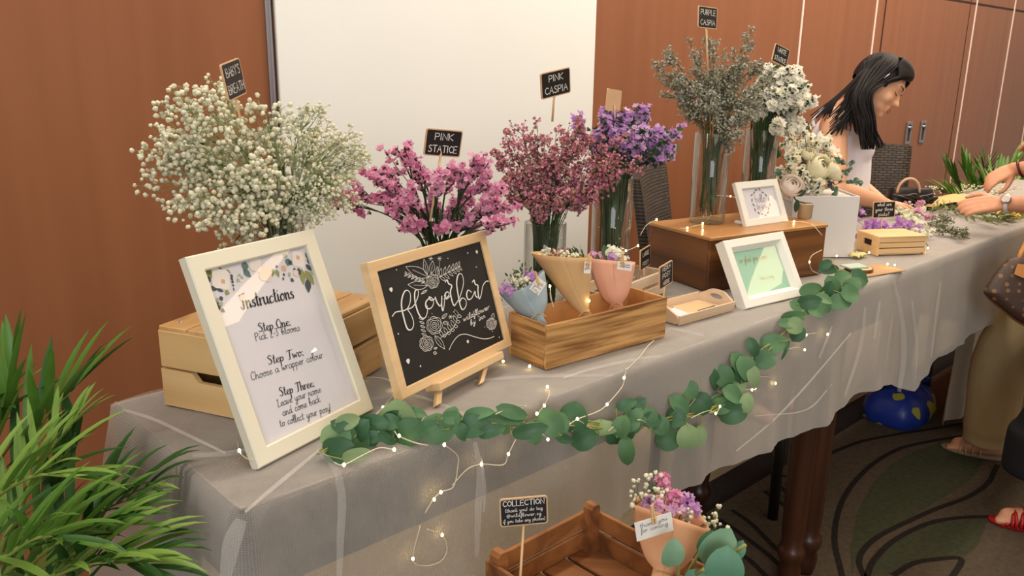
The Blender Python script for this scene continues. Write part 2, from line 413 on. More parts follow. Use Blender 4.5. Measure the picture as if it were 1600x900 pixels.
# ================================================================== the long row of tables
m_darkwood = wood('table_leg_wood', (40, 22, 13), (74, 41, 25), along='z', scale=1, rough=.35)
FY, BY = .877, 1.325
def table(x0, x1, label):
    r = thing('long_table', label, 'table', ((x0 + x1) / 2, (FY + BY) / 2, FZ), 'tables standing end to end under the cloth')
    b = MB(); b.box(((x0 + x1) / 2, (FY + BY) / 2, TZ - .012), (x1 - x0 - .004, BY - FY - .012, .022), bev=.003); b.build('tabletop', m_darkwood, r, smooth=False)
    b = MB()
    for yy in (FY + .02, BY - .02): b.box(((x0 + x1) / 2, yy, TZ - .07), (x1 - x0 - .06, .02, .09))
    for xx in (x0 + .03, x1 - .03): b.box((xx, (FY + BY) / 2, TZ - .07), (.02, BY - FY - .08, .09))
    b.build('apron', m_darkwood, r, smooth=False)
    for xx in (x0 + .045, x1 - .045):
        for yy in (FY + .043, BY - .043):
            b = MB()
            b.lathe([(.0, .0), (.022, 0), (.028, .02), (.031, .045), (.026, .07), (.034, .085), (.038, .10), (.034, .115), (.028, .125), (.031, .16), (.034, .4), (.036, .58), (.037, .81 - .028)],
                    (xx, yy, FZ), 18)
            b.build('leg', m_darkwood, r)
table(.39, 1.955, 'dark turned-leg table under the sheer cloth at the instructions frame end')
table(1.955, 3.45, 'middle dark turned-leg table under the sheer cloth, by the white flower box')
table(3.45, 4.75, 'farthest cloth-covered table of the row, where hands sort loose stems')

# grey inner cloth and the tulle laid over it
m_cloth = pbr('grey_cloth', (122, 118, 113), .9, noise=(42, .24), bump=(60, .25), spec=.1, sheen=.2)
m_tulle = sheer('white_tulle', (192, 184, 176), .20, amt=.07, attr='weave_density')
m_fold = sheer('tulle_fold', (246, 240, 232), .16, amt=.05)
X0, X1 = .374, 4.76
def perimeter():
    P = []; r = .022
    def seg(a, b, n):
        for t in np.linspace(0, 1, n, endpoint=False): P.append(A(*a) + (A(*b) - A(*a)) * t)
    seg((X1, BY), (X1, FY + r), 14)
    for k in range(5): a = -k / 5 * PI / 2; P.append(A(X1 - r + r * math.cos(a), FY + r + r * math.sin(a)))
    seg((X1 - r, FY), (X0 + r, FY), 230)
    for k in range(5): a = -PI / 2 - k / 5 * PI / 2; P.append(A(X0 + r + r * math.cos(a), FY + r + r * math.sin(a)))
    seg((X0, FY + r), (X0, BY), 24); P.append(A(X0, BY))
    return P
PER = perimeter()
def nout(i):
    d = nrm(PER[min(i + 1, len(PER) - 1)] - PER[max(i - 1, 0)]); return A(-d[1], d[0])
def topgrid(b, z, nx, ny, amp):
    P = []
    for i in range(nx + 1):
        x = X0 + .003 + (X1 - X0 - .006) * i / nx
        P.append([(x, FY + .003 + (BY - FY - .006) * j / ny, z + amp * (math.sin(x * 23 + j) + math.sin(x * 51 - j * 1.7))) for j in range(ny + 1)])
    b.grid(P)
b = MB()
topgrid(b, TZ + .0012, 60, 4, 0)
rows = []
for i, p in enumerate(PER):
    n = nout(i); row = [(p[0] - n[0] * .005, p[1] - n[1] * .005, TZ + .0012), (p[0], p[1], TZ - .003)]
    for t in (.3, .65, 1): row.append((p[0] + n[0] * .002 * t, p[1] + n[1] * .002 * t, TZ - .003 - .115 * t))
    rows.append(row)
b.grid(rows)
o = b.build('grey_tablecloth', m_cloth, loc=(2.5, 1.1, TZ)); tag(o, 'opaque grey cloth with a short drop, under the white tulle', 'tablecloth')
hx = [.37, .5, .7, .9, 1.0, 1.10, 1.2, 1.333, 1.515, 1.712, 1.939, 2.0, 2.06, 2.14, 2.281, 2.36, 2.434, 2.52, 2.66, 2.86, 3.2, 4.8]
hz = [.30, .33, .38, .42, .455, .475, .487, .464, .459, .442, .433, .445, .462, .456, .435, .40, .375, .40, .43, .45, .45, .0]
b = MB(); topgrid(b, TZ + .0042, 160, 8, .0006); rows = []
NP = len(PER)
for i, p in enumerate(PER):
    n = nout(i); end_l = p[0] <= X0 + .02; end_r = p[0] >= X1 - .02
    hem = (np.interp(p[1], [FY, BY], [.30, .02]) if end_l else (.02 if end_r else float(np.interp(p[0], hx, hz))))
    row = [(p[0] - n[0] * .004, p[1] - n[1] * .004, TZ + .0042), (p[0] + n[0] * .004, p[1] + n[1] * .004, TZ - .001)]
    L = TZ - .001 - hem
    s = p[0] if not end_l else -p[1]
    for t in np.linspace(.08, 1, 14):
        wv = (.010 * math.sin(s * 21) + .005 * math.sin(s * 47 + 1) + .0018 * math.sin(s * 95)) * t ** .8 * (1 if s < 2.8 else .25)
        fl = .012 * t + wv + .004
        if end_l: fl = .165 * t * (.45 + .55 * (p[1] - FY) / (BY - FY)) + .006 + wv * .5
        fl = max(fl, .005)
        row.append((p[0] + n[0] * fl, p[1] + n[1] * fl, TZ - .001 - L * t))
    rows.append(row)
nv0 = len(b.v); b.grid(rows)
dens = []
for i_, v_ in enumerate(b.v):
    if i_ < nv0: dens.append(.20)
    elif v_[0] < X0 - .003: dens.append(.42)
    else: dens.append(float(np.interp(v_[0] + .25 * (v_[2] - .6), [.9, 1.1, 1.5, 2.2], [.30, .32, .44, .50])))
tulle = b.build('tulle_overlay', m_tulle, loc=(2.5, 1.1, TZ)); tag(tulle, 'sheer white tulle draped over the whole row of tables', 'tablecloth')
arc = np.concatenate([[0], np.cumsum([np.linalg.norm(PER[i] - PER[i - 1]) for i in range(1, NP)])])
uvl = tulle.data.uv_layers.new(name='UVMap'); uva = [(v_[0], v_[1]) if i_ < nv0 else (arc[(i_ - nv0) // 16], 3 + .03 * ((i_ - nv0) % 16)) for i_, v_ in enumerate(b.v)]
for l_ in tulle.data.loops: uvl.data[l_.index].uv = uva[l_.vertex_index]
at_ = tulle.data.attributes.new('weave_density', 'FLOAT', 'POINT'); at_.data.foreach_set('value', dens)
b = MB(); b.grid([[(3.30 + 1.4 * i / 40, 1.03 + .02 * math.sin(i * 1.1) * (1 - j / 8), TZ - .14 - (TZ - .14 - FZ - .01) * (1 - j / 8)) for j in range(9)] for i in range(41)]); b.build('back_drop', sheer('tulle_back', (240, 234, 224), .8), tulle)
# gathered folds and creases of the tulle, where it doubles up
def fold(pts, w, layers=1):
    q = cr(pts, 7); b = MB(); K = len(q)
    for L in range(layers):
        ww = [w * (1 - .35 * L) * (.45 + .55 * math.sin(PI * (.1 + .8 * i / (K - 1)))) for i in range(K)]
        nv = nrm(np.array(CP) - q[K // 2])
        b.ribbon([p + nv * .0018 * (L + 1) for p in q], ww, nv)
    b.build('fold', m_fold, tulle)
def onfront(x, y, yy=FY - .022): return Yp(x, y, yy)
T2 = TZ + .007
for pts, w in (([(192, 640), (240, 655), (300, 683), (352, 708)], .008), ([(172, 634), (230, 616), (262, 608)], .008), ([(300, 712), (360, 708), (395, 700)], .008),
               ([(880, 590), (930, 575), (1000, 560), (1035, 556)], .007), ([(1045, 512), (1100, 524)], .008), ([(740, 595), (830, 588), (960, 586)], .006), ([(555, 625), (640, 618), (690, 632), (735, 650)], .006)):
    fold([Z(x, y, T2) for x, y in pts], w)
for pts, w in (([(500, 705), (525, 735), (534, 780), (532, 840), (530, 905)], .012), ([(377, 812), (362, 850), (352, 905)], .022),
               ([(742, 690), (750, 740), (747, 800), (745, 870)], .012), ([(752, 715), (757, 760), (756, 800)], .006),
               ([(1330, 520), (1262, 600), (1210, 655), (1150, 705)], .006), ([(1395, 430), (1410, 500), (1412, 560), (1405, 612)], .016), ([(1352, 480), (1345, 540), (1320, 620)], .009),
               ([(1375, 470), (1366, 530)], .008), ([(1425, 470), (1432, 540), (1428, 600)], .011), ([(1300, 510), (1280, 560)], .006), ([(1180, 650), (1260, 640), (1300, 600)], .005), ([(1470, 440), (1462, 500), (1455, 560)], .008)):
    fold([onfront(x, y) for x, y in pts], w)
fold([Z(500, 702, T2), Z(460, 735, T2), Z(420, 768, T2), Z(383, 800, T2)], .008)
# ================================================================== lettering by hand strokes
LOW = {
 'a': (1.0, [[(.8,.85),(.45,1),(.1,.6),(.15,.1),(.45,0),(.75,.4),(.8,.95),(.8,.2),(.95,0),(1.1,.15)]]),
 'b': (.9, [[(.1,.3),(.45,1.6),(.35,2.1),(.15,1.8),(.12,.3),(.4,0),(.7,.4),(.55,.85),(.3,.6)]]),
 'c': (.8, [[(.7,.8),(.45,1),(.1,.6),(.15,.1),(.45,0),(.8,.25)]]),
 'd': (1.0, [[(.7,.85),(.4,1),(.1,.55),(.2,.05),(.5,.1),(.75,.7)],[(.8,2),(.75,.3),(.9,0),(1.05,.15)]]),
 'e': (.8, [[(.1,.4),(.5,.55),(.65,.8),(.45,1),(.15,.7),(.15,.2),(.45,0),(.8,.25)]]),
 'f': (.6, [[(.1,.5),(.5,1.5),(.5,2.1),(.3,1.9),(.3,.3),(.25,-.9),(.05,-.7),(.3,.1),(.7,.4)]]),
 'g': (.95, [[(.75,.85),(.4,1),(.1,.6),(.2,.1),(.5,.15),(.75,.8)],[(.78,1),(.75,-.6),(.45,-1),(.2,-.7),(.9,.2)]]),
 'h': (.95, [[(.15,2),(.1,0)],[(.1,.5),(.45,1),(.65,.7),(.65,.15),(.8,0),(.95,.2)]]),
 'i': (.45, [[(.15,1),(.12,.2),(.25,0),(.45,.2)],[(.2,1.45),(.22,1.6)]]),
 'k': (.8, [[(.15,2),(.1,0)],[(.65,1),(.15,.5),(.65,0),(.8,.15)]]),
 'l': (.5, [[(.1,.3),(.4,1.5),(.3,2.05),(.12,1.6),(.12,.2),(.3,0),(.5,.2)]]),
 'm': (1.25, [[(.05,1),(.1,0)],[(.1,.5),(.35,1),(.5,.8),(.5,0)],[(.5,.5),(.78,1),(.95,.75),(.95,.15),(1.1,0),(1.25,.2)]]),
 'n': (.9, [[(.05,1),(.1,0)],[(.1,.5),(.4,1),(.6,.75),(.6,.15),(.75,0),(.9,.2)]]),
 'o': (.9, [[(.45,1),(.12,.65),(.15,.15),(.45,0),(.72,.4),(.6,.9),(.45,1),(.65,.8),(.95,.9)]]),
 'p': (.85, [[(.1,1),(.08,-1)],[(.1,.6),(.4,1),(.7,.65),(.5,.05),(.15,.2)]]),
 'r': (.65, [[(.05,1),(.12,0)],[(.12,.5),(.35,.95),(.6,.95)]]),
 's': (.65, [[(.55,.85),(.3,1),(.15,.75),(.5,.35),(.35,.0),(.05,.15)]]),
 't': (.6, [[(.3,1.8),(.2,.3),(.35,0),(.6,.2)],[(.0,1.15),(.55,1.25)]]),
 'u': (.95, [[(.08,1),(.1,.25),(.3,0),(.6,.4),(.68,1)],[(.68,1),(.68,.2),(.82,0),(.98,.2)]]),
 'v': (.75, [[(.05,1),(.35,0),(.7,1)]]),
 'w': (1.15, [[(.05,1),(.3,0),(.5,.8),(.75,0),(1.0,1),(1.15,.9)]]),
 'y': (.9, [[(.08,1),(.12,.35),(.35,.05),(.65,.5),(.7,1)],[(.7,1),(.6,-.6),(.3,-1),(.1,-.7),(.85,.1)]]),
 'S': (1.0, [[(.85,1.7),(.5,2),(.15,1.6),(.6,1),(.75,.4),(.35,0),(0,.3)]]),
 'T': (1.1, [[(.0,1.75),(.4,2),(.9,1.9),(1.3,2.05)],[(.65,1.95),(.5,.1),(.2,-.1)]]),
 'O': (1.2, [[(.6,2),(.1,1.3),(.2,.2),(.65,0),(1.05,.6),(.95,1.6),(.6,2),(.4,1.8)]]),
 'P': (1.0, [[(.15,1.9),(.1,-.1)],[(.0,1.6),(.5,2),(.9,1.6),(.6,1.05),(.2,1.0)]]),
 'C': (1.05, [[(.9,1.6),(.6,2),(.15,1.4),(.2,.3),(.6,0),(1,.35)]]),
 'L': (.95, [[(.1,1.6),(.4,2),(.35,1.2),(.15,.1),(.5,0),(.95,.15)]]),
 'I': (.8, [[(-.1,1.85),(.35,2.0),(.9,2.1)],[(.4,1.95),(.35,.1),(.05,0),(-.1,.3)]]),
 '2': (.9, [[(.1,1.5),(.4,2),(.7,1.5),(.1,0),(.8,.05)]]), '3': (.85, [[(.1,1.9),(.7,1.9),(.35,1.2),(.7,.6),(.35,0),(.05,.3)]]),
 '-': (.6, [[(.1,.8),(.5,.8)]]), '!': (.4, [[(.15,2),(.12,.5)],[(.1,.1),(.12,-.05)]]), ':': (.4, [[(.15,.8),(.17,.95)],[(.12,.1),(.14,-.05)]]),
 "'": (.3, [[(.15,2),(.1,1.6)]]), '.': (.5, [[(.2,.1),(.22,-.05)]]), '@': (1.5, [[(.9,.4),(.6,.3),(.5,.8),(.9,1),(1.0,.4),(1.3,.5),(1.2,1.4),(.6,1.6),(.1,.9),(.3,-.1),(1.0,-.2)]]),
 '(': (.6, [[(.5,2),(.1,1),(.5,-.3)]]), ')': (.6, [[(.1,2),(.5,1),(.1,-.3)]]), '?': (.7, [[(.1,1.6),(.35,2),(.6,1.6),(.3,1.0),(.3,.6)],[(.28,.1),(.31,-.05)]]), '$': (.8, [[(.6,1.6),(.2,1.5),(.6,.9),(.2,.3)]]), ' ': (.7, [])}
CAP = {'A': (.62, [[(0,0),(.3,1),(.6,0)],[(.12,.4),(.48,.4)]]), 'B': (.55, [[(0,0),(0,1),(.4,.9),(.4,.6),(.05,.52),(.5,.4),(.45,.05),(0,0)]]),
 'C': (.58, [[(.55,.85),(.3,1),(.05,.7),(.05,.3),(.3,0),(.58,.15)]]), 'D': (.6, [[(0,0),(0,1),(.4,.85),(.55,.5),(.4,.1),(0,0)]]), 'E': (.5, [[(.5,1),(0,1),(0,0),(.5,0)],[(0,.5),(.4,.5)]]),
 'G': (.6, [[(.55,.85),(.3,1),(.05,.7),(.05,.3),(.3,0),(.58,.2),(.58,.45),(.35,.45)]]), 'H': (.55, [[(0,1),(0,0)],[(.5,1),(.5,0)],[(0,.5),(.5,.5)]]), 'I': (.15, [[(.05,1),(.05,0)]]),
 'K': (.52, [[(0,1),(0,0)],[(.5,1),(0,.5),(.5,0)]]), 'L': (.48, [[(0,1),(0,0),(.45,0)]]), 'M': (.7, [[(0,0),(.05,1),(.35,.3),(.65,1),(.7,0)]]), 'N': (.58, [[(0,0),(0,1),(.55,0),(.55,1)]]),
 'O': (.62, [[(.3,1),(.03,.7),(.03,.3),(.3,0),(.57,.3),(.57,.7),(.3,1)]]), 'P': (.5, [[(0,0),(0,1),(.4,.95),(.48,.75),(.4,.5),(0,.45)]]), 'R': (.52, [[(0,0),(0,1),(.4,.95),(.45,.72),(.35,.5),(0,.48)],[(.15,.48),(.5,0)]]),
 'S': (.5, [[(.47,.9),(.2,1),(.03,.78),(.2,.55),(.45,.4),(.42,.1),(.2,0),(0,.12)]]), 'T': (.6, [[(0,1),(.6,1)],[(.3,1),(.3,0)]]), 'U': (.55, [[(0,1),(.02,.25),(.28,0),(.52,.25),(.55,1)]]),
 'W': (.8, [[(0,1),(.2,0),(.4,.7),(.6,0),(.8,1)]]), 'Y': (.55, [[(0,1),(.28,.5),(.55,1)],[(.28,.5),(.28,0)]]), "'": (.15, [[(.08,1.02),(.05,.8)]]), ' ': (.4, []), '(': (.3, [[(.25,1.1),(.05,.5),(.25,-.1)]])}
def lay(text, font, gap=.12, unit=1.0):
    out = []; x = 0
    for ch in text:
        adv, st = font[ch]
        for s in st: out.append([(x + p[0], p[1]) for p in s])
        x += adv + gap
    return out, x - gap
def strokes(mb, pl, lines, lw, c, smooth=True, callig=0.0, mi=0):
    """ribbons lying on plane pl for 2-D polylines given in metres"""
    for L in lines:
        q = [pl(p[0], p[1], c) for p in L]
        if smooth and len(q) > 2: q = cr(q, 4)
        w = []
        for i in range(len(q)):
            d = nrm(q[min(i + 1, len(q) - 1)] - q[max(i - 1, 0)]) @ pl.v
            w.append(lw * (1 + callig * max(0, -d)) / (1 + callig * .25))
        mb.ribbon(q, w, pl.n, mi)
        # rounded ends
        for e in (0, -1):
            k = 6; r = w[e] / 2; mb.add([q[e] + r * (math.cos(2 * PI * t / k) * pl.u + math.sin(2 * PI * t / k) * pl.v) for t in range(k)], [tuple(range(k))], mi)
def write(mb, pl, text, a0, b0, width, font=LOW, lw=.0008, c=.0006, height=None, slant=0, smooth=True, callig=0, gap=.12, centre=False, rise=0):
    st, w = lay(text, font, gap); sx = width / w; sy = sx if height is None else height
    x0 = a0 - width / 2 if centre else a0
    L = [[(x0 + (p[0] + slant * p[1]) * sx, b0 + p[1] * sy + rise * p[0] * sx) for p in s] for s in st]
    strokes(mb, pl, L, lw, c, smooth, callig)
def write_px(mb, pl, text, p0, p1, c, height, **k):
    """a line of writing whose base line runs between two points of the face"""
    a0, b0 = pl.inv(*p0); a1, b1 = pl.inv(*p1)
    st, w = lay(text, k.get('font', LOW), k.get('gap', .12)); sx = (a1 - a0) / w
    sl = (b1 - b0) / (a1 - a0); slant = k.get('slant', 0)
    L = [[(a0 + (p[0] + slant * p[1]) * sx, b0 + p[1] * height + sl * (p[0]) * sx) for p in s] for s in st]
    strokes(mb, pl, L, k.get('lw', .001), c, True, k.get('callig', 0))
def ringframe(b, pl, w, h, m, d, back=0.0, mi=0, mb_=None, bev=.0015, lip=None):
    """picture-frame moulding: outer w x h, border m, depth d behind the face; face at c=0, back at -d"""
    mbm = m if mb_ is None else mb_
    O = [(0, 0), (w, 0), (w, h), (0, h)]; I = [(m, mbm), (w - m, mbm), (w - m, h - m), (m, h - m)]
    def off(R, e): return [(R[0][0] + e, R[0][1] + e), (R[1][0] - e, R[1][1] + e), (R[2][0] - e, R[2][1] - e), (R[3][0] + e, R[3][1] - e)]
    loops = [(O, -d), (O, -bev), (off(O, bev), 0), (off(I, -bev), 0), (I, -bev), (I, -d)]
    if lip: loops = [(O, -d), (O, -bev), (off(O, bev), 0), (off(I, -bev), 0), (off(I, lip[0]), -lip[1]), (off(I, lip[0]), -d)]
    vs = [pl(p[0], p[1], c) for R, c in loops for p in R]; fs = []
    for i in range(len(loops)):
        j = (i + 1) % len(loops)
        for k in range(4): fs.append((i * 4 + k, i * 4 + (k + 1) % 4, j * 4 + (k + 1) % 4, j * 4 + k))
    b.add(vs, fs, mi)
def slab(b, pl, a0, b0, a1, b1, c0, c1, mi=0, bev=.0008):
    b.box(pl((a0 + a1) / 2, (b0 + b1) / 2, (c0 + c1) / 2), (a1 - a0, b1 - b0, c1 - c0), pl.R, bev, mi)
def leafpoly(pl, base, tip, w, c, n=6):
    bx, by = base; tx, ty = tip; dx, dy = tx - bx, ty - by; L = math.hypot(dx, dy); ux, uy = dx / L, dy / L
    pts = []
    for sgn in (1, -1):
        rr = range(n + 1) if sgn == 1 else range(n - 1, 0, -1)
        for i in rr:
            t = i / n; o = sgn * w / 2 * math.sin(PI * t ** .8)
            pts.append(pl(bx + ux * L * t - uy * o, by + uy * L * t + ux * o, c))
    return pts

# ================================================================== framed instructions
m_framewhite = pbr('frame_white', (231, 224, 203), .45)
m_paper = pbr('paper_white', (226, 222, 228), .8)
m_ink = pbr('ink_black', (28, 24, 30), .7)
m_pane = thinglass('picture_glass', ior=1.5)
m_kraftback = pbr('frame_backing', (112, 92, 70), .8)
PI1 = Plane((.440, .956, TZ + .0075), 16.6, 21.9); w, h = .236, .2965
r = thing('framed_instructions', 'tall white frame with printed instructions leaning before the pine crate', 'picture frame', (.55, 1.0, TZ + .005))
b = MB(); ringframe(b, PI1, w, h, .0235, .016, bev=.002); b.build('frame', m_framewhite, r, smooth=False)
b = MB(); slab(b, PI1, .018, .018, w - .018, h - .018, -.014, -.009); b.build('backing_board', m_kraftback, r, smooth=False)
pap = MB(); pap.add([PI1(.02, .02, -.0085), PI1(w - .02, .02, -.0085), PI1(w - .02, h - .02, -.0085), PI1(.02, h - .02, -.0085)], [(0, 1, 2, 3)]); paper = pap.build('paper', m_paper, r, smooth=False)
CI = -.0079
b = MB()
write_px(b, PI1, 'Instructions', (384, 481), (466, 463.5), CI, .0100, lw=.0016, callig=1.2, slant=.12, gap=.02)
write_px(b, PI1, 'Step One:', (411, 517), (461, 506), CI, .0062, lw=.0011, callig=1.0, slant=.1, gap=.02)
write_px(b, PI1, 'Pick 2-3 blooms', (405.5, 531), (475, 514.5), CI, .0056, lw=.0008, slant=.1, gap=.02)
write_px(b, PI1, 'Step Two:', (425.5, 568.5), (481, 553), CI, .0062, lw=.0011, callig=1.0, slant=.1, gap=.02)
write_px(b, PI1, 'Choose a wrapper colour', (399, 593), (511, 557), CI, .0056, lw=.0008, slant=.1, gap=.02)
write_px(b, PI1, 'Step Three:', (444, 618), (498, 602), CI, .0062, lw=.0011, callig=1.0, slant=.1, gap=.02)
write_px(b, PI1, 'Leave your name', (440, 635), (508, 611), CI, .0054, lw=.0008, slant=.1, gap=.02)
write_px(b, PI1, 'and come back', (448, 649), (507, 626), CI, .0054, lw=.0008, slant=.1, gap=.02)
write_px(b, PI1, 'to collect your posy!', (444, 666), (524, 640), CI, .0054, lw=.0008, slant=.1, gap=.02)
b.build('lettering', m_ink, paper, smooth=False)
# printed flowers along the top of the sheet
pc = [pbr('print_' + n, c, .8) for n, c in (('olive', (148, 152, 96)), ('teal', (96, 124, 120)), ('slate', (74, 82, 92)), ('blush', (236, 214, 204)), ('cream', (240, 233, 226)), ('peach', (222, 178, 140)), ('sage', (172, 182, 158)))]
b = MB()
def q7(x, y): return PI1.inv(300 + x / 7.5, 380 + y / 7.5, -.0085)
def leaf7(p, q, w_, mi): b.add(leafpoly(PI1, q7(*p), q7(*q), w_, CI + mi * 3e-5), [tuple(range(12))], mi)
def bloom(x, y, R_, mi, k=9):
    a, c_ = q7(x, y); b.add([PI1(a + R_ * (1 + .13 * math.sin(4 * t)) * math.cos(t), c_ + R_ * (1 + .13 * math.sin(4 * t)) * math.sin(t), CI + mi * 4e-5) for t in np.linspace(0, 2 * PI, 18, endpoint=False)], [tuple(range(18))], mi)
for p, q, w_, mi in (((150, 330), (250, 400), .010, 0), ((180, 330), (240, 360), .008, 0), ((170, 390), (215, 460), .008, 2), ((215, 520), (300, 540), .008, 2), ((280, 530), (370, 570), .005, 2), ((380, 570), (440, 590), .008, 0),
    ((390, 320), (450, 350), .006, 0), ((290, 290), (350, 310), .006, 1), ((445, 370), (480, 400), .004, 2), ((450, 400), (480, 440), .004, 2), ((460, 440), (485, 470), .004, 2), ((470, 480), (490, 510), .003, 2), ((480, 520), (495, 565), .002, 2),
    ((625, 220), (610, 330), .012, 1), ((600, 310), (690, 400), .010, 1), ((755, 195), (800, 240), .005, 2), ((520, 420), (560, 450), .006, 6), ((560, 390), (600, 420), .006, 6), ((540, 360), (560, 400), .006, 6), ((290, 690), (320, 790), .008, 2), ((330, 620), (350, 680), .006, 2), ((280, 640), (310, 690), .006, 6), ((330, 770), (385, 810), .006, 2), ((320, 690), (350, 740), .008, 6),
    ((950, 300), (930, 400), .008, 0), ((980, 310), (1020, 400), .007, 0), ((1060, 140), (1120, 160), .008, 6), ((1130, 180), (1120, 270), .012, 1), ((1120, 220), (1190, 240), .008, 1), ((980, 260), (1000, 285), .005, 2), ((1190, 290), (1205, 320), .005, 2), ((1070, 350), (1080, 390), .004, 2), ((1060, 400), (1075, 440), .003, 2), ((1130, 340), (1150, 400), .006, 6), ((1150, 420), (1195, 450), .006, 2),
    ((1240, 290), (1265, 380), .008, 2), ((1280, 300), (1305, 490), .011, 0), ((1320, 320), (1430, 490), .014, 0), ((1350, 420), (1365, 585), .012, 2), ((1330, 100), (1360, 200), .006, 2), ((1345, 180), (1390, 260), .006, 2), ((1330, 250), (1410, 330), .008, 2), ((1380, 320), (1415, 380), .006, 6)):
    leaf7(p, q, w_, mi)
bloom(335, 420, .0155, 4); bloom(335, 400, .010, 3); bloom(360, 450, .0035, 5)
bloom(1245, 190, .0135, 4); bloom(1237, 170, .0035, 5); bloom(1075, 295, .0045, 5); bloom(740, 250, .011, 4); bloom(860, 360, .012, 3); bloom(590, 640, .0045, 3); bloom(1215, 350, .005, 3); bloom(560, 410, .005, 4)
b.build('floral_print', pc, paper, smooth=False)
b = MB(); slab(b, PI1, .021, .021, w - .021, h - .021, -.0062, -.0058, bev=0)
b = MB(); b.add([PI1(.0215, .0215, -.004), PI1(w - .0215, .0215, -.004), PI1(w - .0215, h - .0215, -.004), PI1(.0215, h - .0215, -.004)], [(0, 1, 2, 3)]); b.build('glass_pane', m_pane, r, smooth=False)
# folding stand behind
b = MB(); a0 = PI1(w * .42, .17, -.0165); ft = PI1(w * .42, .0, -.0165) * A(1, 1, 0) + A(0, 0, TZ + .006) - .075 * nrm(PI1.n * A(1, 1, 0))
up = nrm(a0 - ft); LL = np.linalg.norm(a0 - ft)
b.prism([(-.034, 0), (.034, 0), (.036, .018), (.022, LL), (-.022, LL), (-.036, .018)], ft, PI1.u, up, nrm(np.cross(PI1.u, up)), -.004)
b.build('stand', m_kraftback, r, smooth=False)

# ================================================================== chalkboard on its easel
m_pine = wood('pale_pine', (216, 180, 134), (228, 196, 150), rotz=math.radians(14.7), rough=.5)
m_pinev = wood('pale_pine_up', (216, 180, 134), (228, 196, 150), along='z', rough=.5, scale=.6)
m_slate = pbr('blackboard', (30, 27, 26), .55, noise=(30, .12))
m_chalk = pbr('chalk_white', (232, 228, 222), .9)
PC = Plane((.6813, .9685, TZ + .035), 14.7, 16.8); w, h = .3129, .216; mg, mgb = .0175, .0154
r = thing('chalkboard_easel', 'square chalkboard with flower bar lettering on a pale wooden easel', 'chalkboard', (.84, 1.0, TZ + .005))
b = MB(); ringframe(b, PC, w, h, mg, .016, mb_=mgb, bev=.0012); b.build('frame', m_pine, r, smooth=False)
b = MB(); slab(b, PC, .012, .010, w - .012, h - .012, -.012, -.004); board = b.build('board', m_slate, r, smooth=False)
b = MB()
def t6(x, y): return PC.inv(600 + x / 4.5, 380 + y / 4.5, -.004)
CC = -.0032
def chalk(pts, lw=.0009, cal=0, smooth=True): strokes(b, PC, [[t6(*p) for p in pts]], lw, CC, smooth, cal)
for L in ([(55,515),(80,485),(120,478),(160,462),(182,410),(180,350),(152,332),(128,372),(120,440),(138,530),(162,602),(192,606),(206,565),(192,512),(165,470)],
          [(165,465),(205,442),(236,375),(236,330),(216,338),(214,400),(234,480),(262,526),(288,522),(303,480),(300,440)],
          [(316,386),(292,415),(296,455),(326,458),(346,424),(338,390),(314,378),(330,402),(362,388)],
          [(358,382),(372,420),(394,442),(402,405),(404,375)], [(404,375),(403,440),(412,476),(420,440),(424,395),(432,368)],
          [(420,392),(446,376),(456,352),(438,344),(424,370),(438,392),(462,372)],
          [(428,275),(440,258),(452,285),(474,300),(464,345),(478,415),(492,440),(505,425)],
          [(492,440),(528,385),(556,285),(546,222),(520,222),(508,280),(518,360),(534,440),(552,468),(574,440),(572,400),(546,386),(530,412)],
          [(612,345),(590,330),(578,362),(590,396),(616,384),(636,338),(640,368),(655,382)],
          [(618,275),(630,260),(640,290),(658,298),(658,340),(668,392),(682,358),(692,302),(714,270),(732,268)]):
    chalk(L, .0021, .9)
chalk([(455,750),(480,700),(520,652),(570,640),(640,660),(700,673),(745,667),(772,655)], .0012)
def dot(x, y, R_):
    a, c_ = t6(x, y); b.add([PC(a + R_ * math.cos(t) * (1 + .25 * math.sin(3 * t)), c_ + R_ * math.sin(t), CC) for t in np.linspace(0, 2 * PI, 10, endpoint=False)], [tuple(range(10))])
for x, y, R_ in ((47,327,.0036),(167,830,.004),(650,62,.0032),(587,692,.0029),(85,188,.0012),(98,638,.0014),(254,865,.0016),(586,70,.0015),(447,107,.001),(646,168,.0012),(808,662,.0013),(487,483,.001),(760,620,.001),(310,520,.0008),(335,495,.0008),(440,500,.0008),(705,590,.0008),(718,560,.0007)): dot(x, y, R_)
def crose(cx, cy, R_):
    for k, (rr, n_) in enumerate(((.16, 3), (.34, 4), (.58, 5), (.82, 6), (1.0, 7))):
        for j in range(n_):
            a0 = 2 * PI * (j + .37 * k) / n_; a1 = a0 + 2 * PI / n_ * 1.08
            pts = [(cx + R_ * rr * (1 + .13 * math.sin(PI * t)) * math.cos(a0 + (a1 - a0) * t), cy + 1.12 * R_ * rr * (1 + .13 * math.sin(PI * t)) * math.sin(a0 + (a1 - a0) * t)) for t in (0, .25, .5, .75, 1)]
            chalk(pts, .0008)
crose(352, 578, 50); crose(296, 706, 44); crose(340, 268, 40)
def cleaf(b0, t0, w_, vein=True):
    dx, dy = t0[0] - b0[0], t0[1] - b0[1]; L = math.hypot(dx, dy); ux, uy = dx / L, dy / L
    for sg in (1, -1):
        chalk([(b0[0] + dx * t - uy * sg * w_ / 2 * math.sin(PI * t ** .85), b0[1] + dy * t + ux * sg * w_ / 2 * math.sin(PI * t ** .85)) for t in (0, .2, .4, .6, .8, 1)], .0008)
    if vein: chalk([b0, (b0[0] + dx * .7, b0[1] + dy * .7)], .0006)
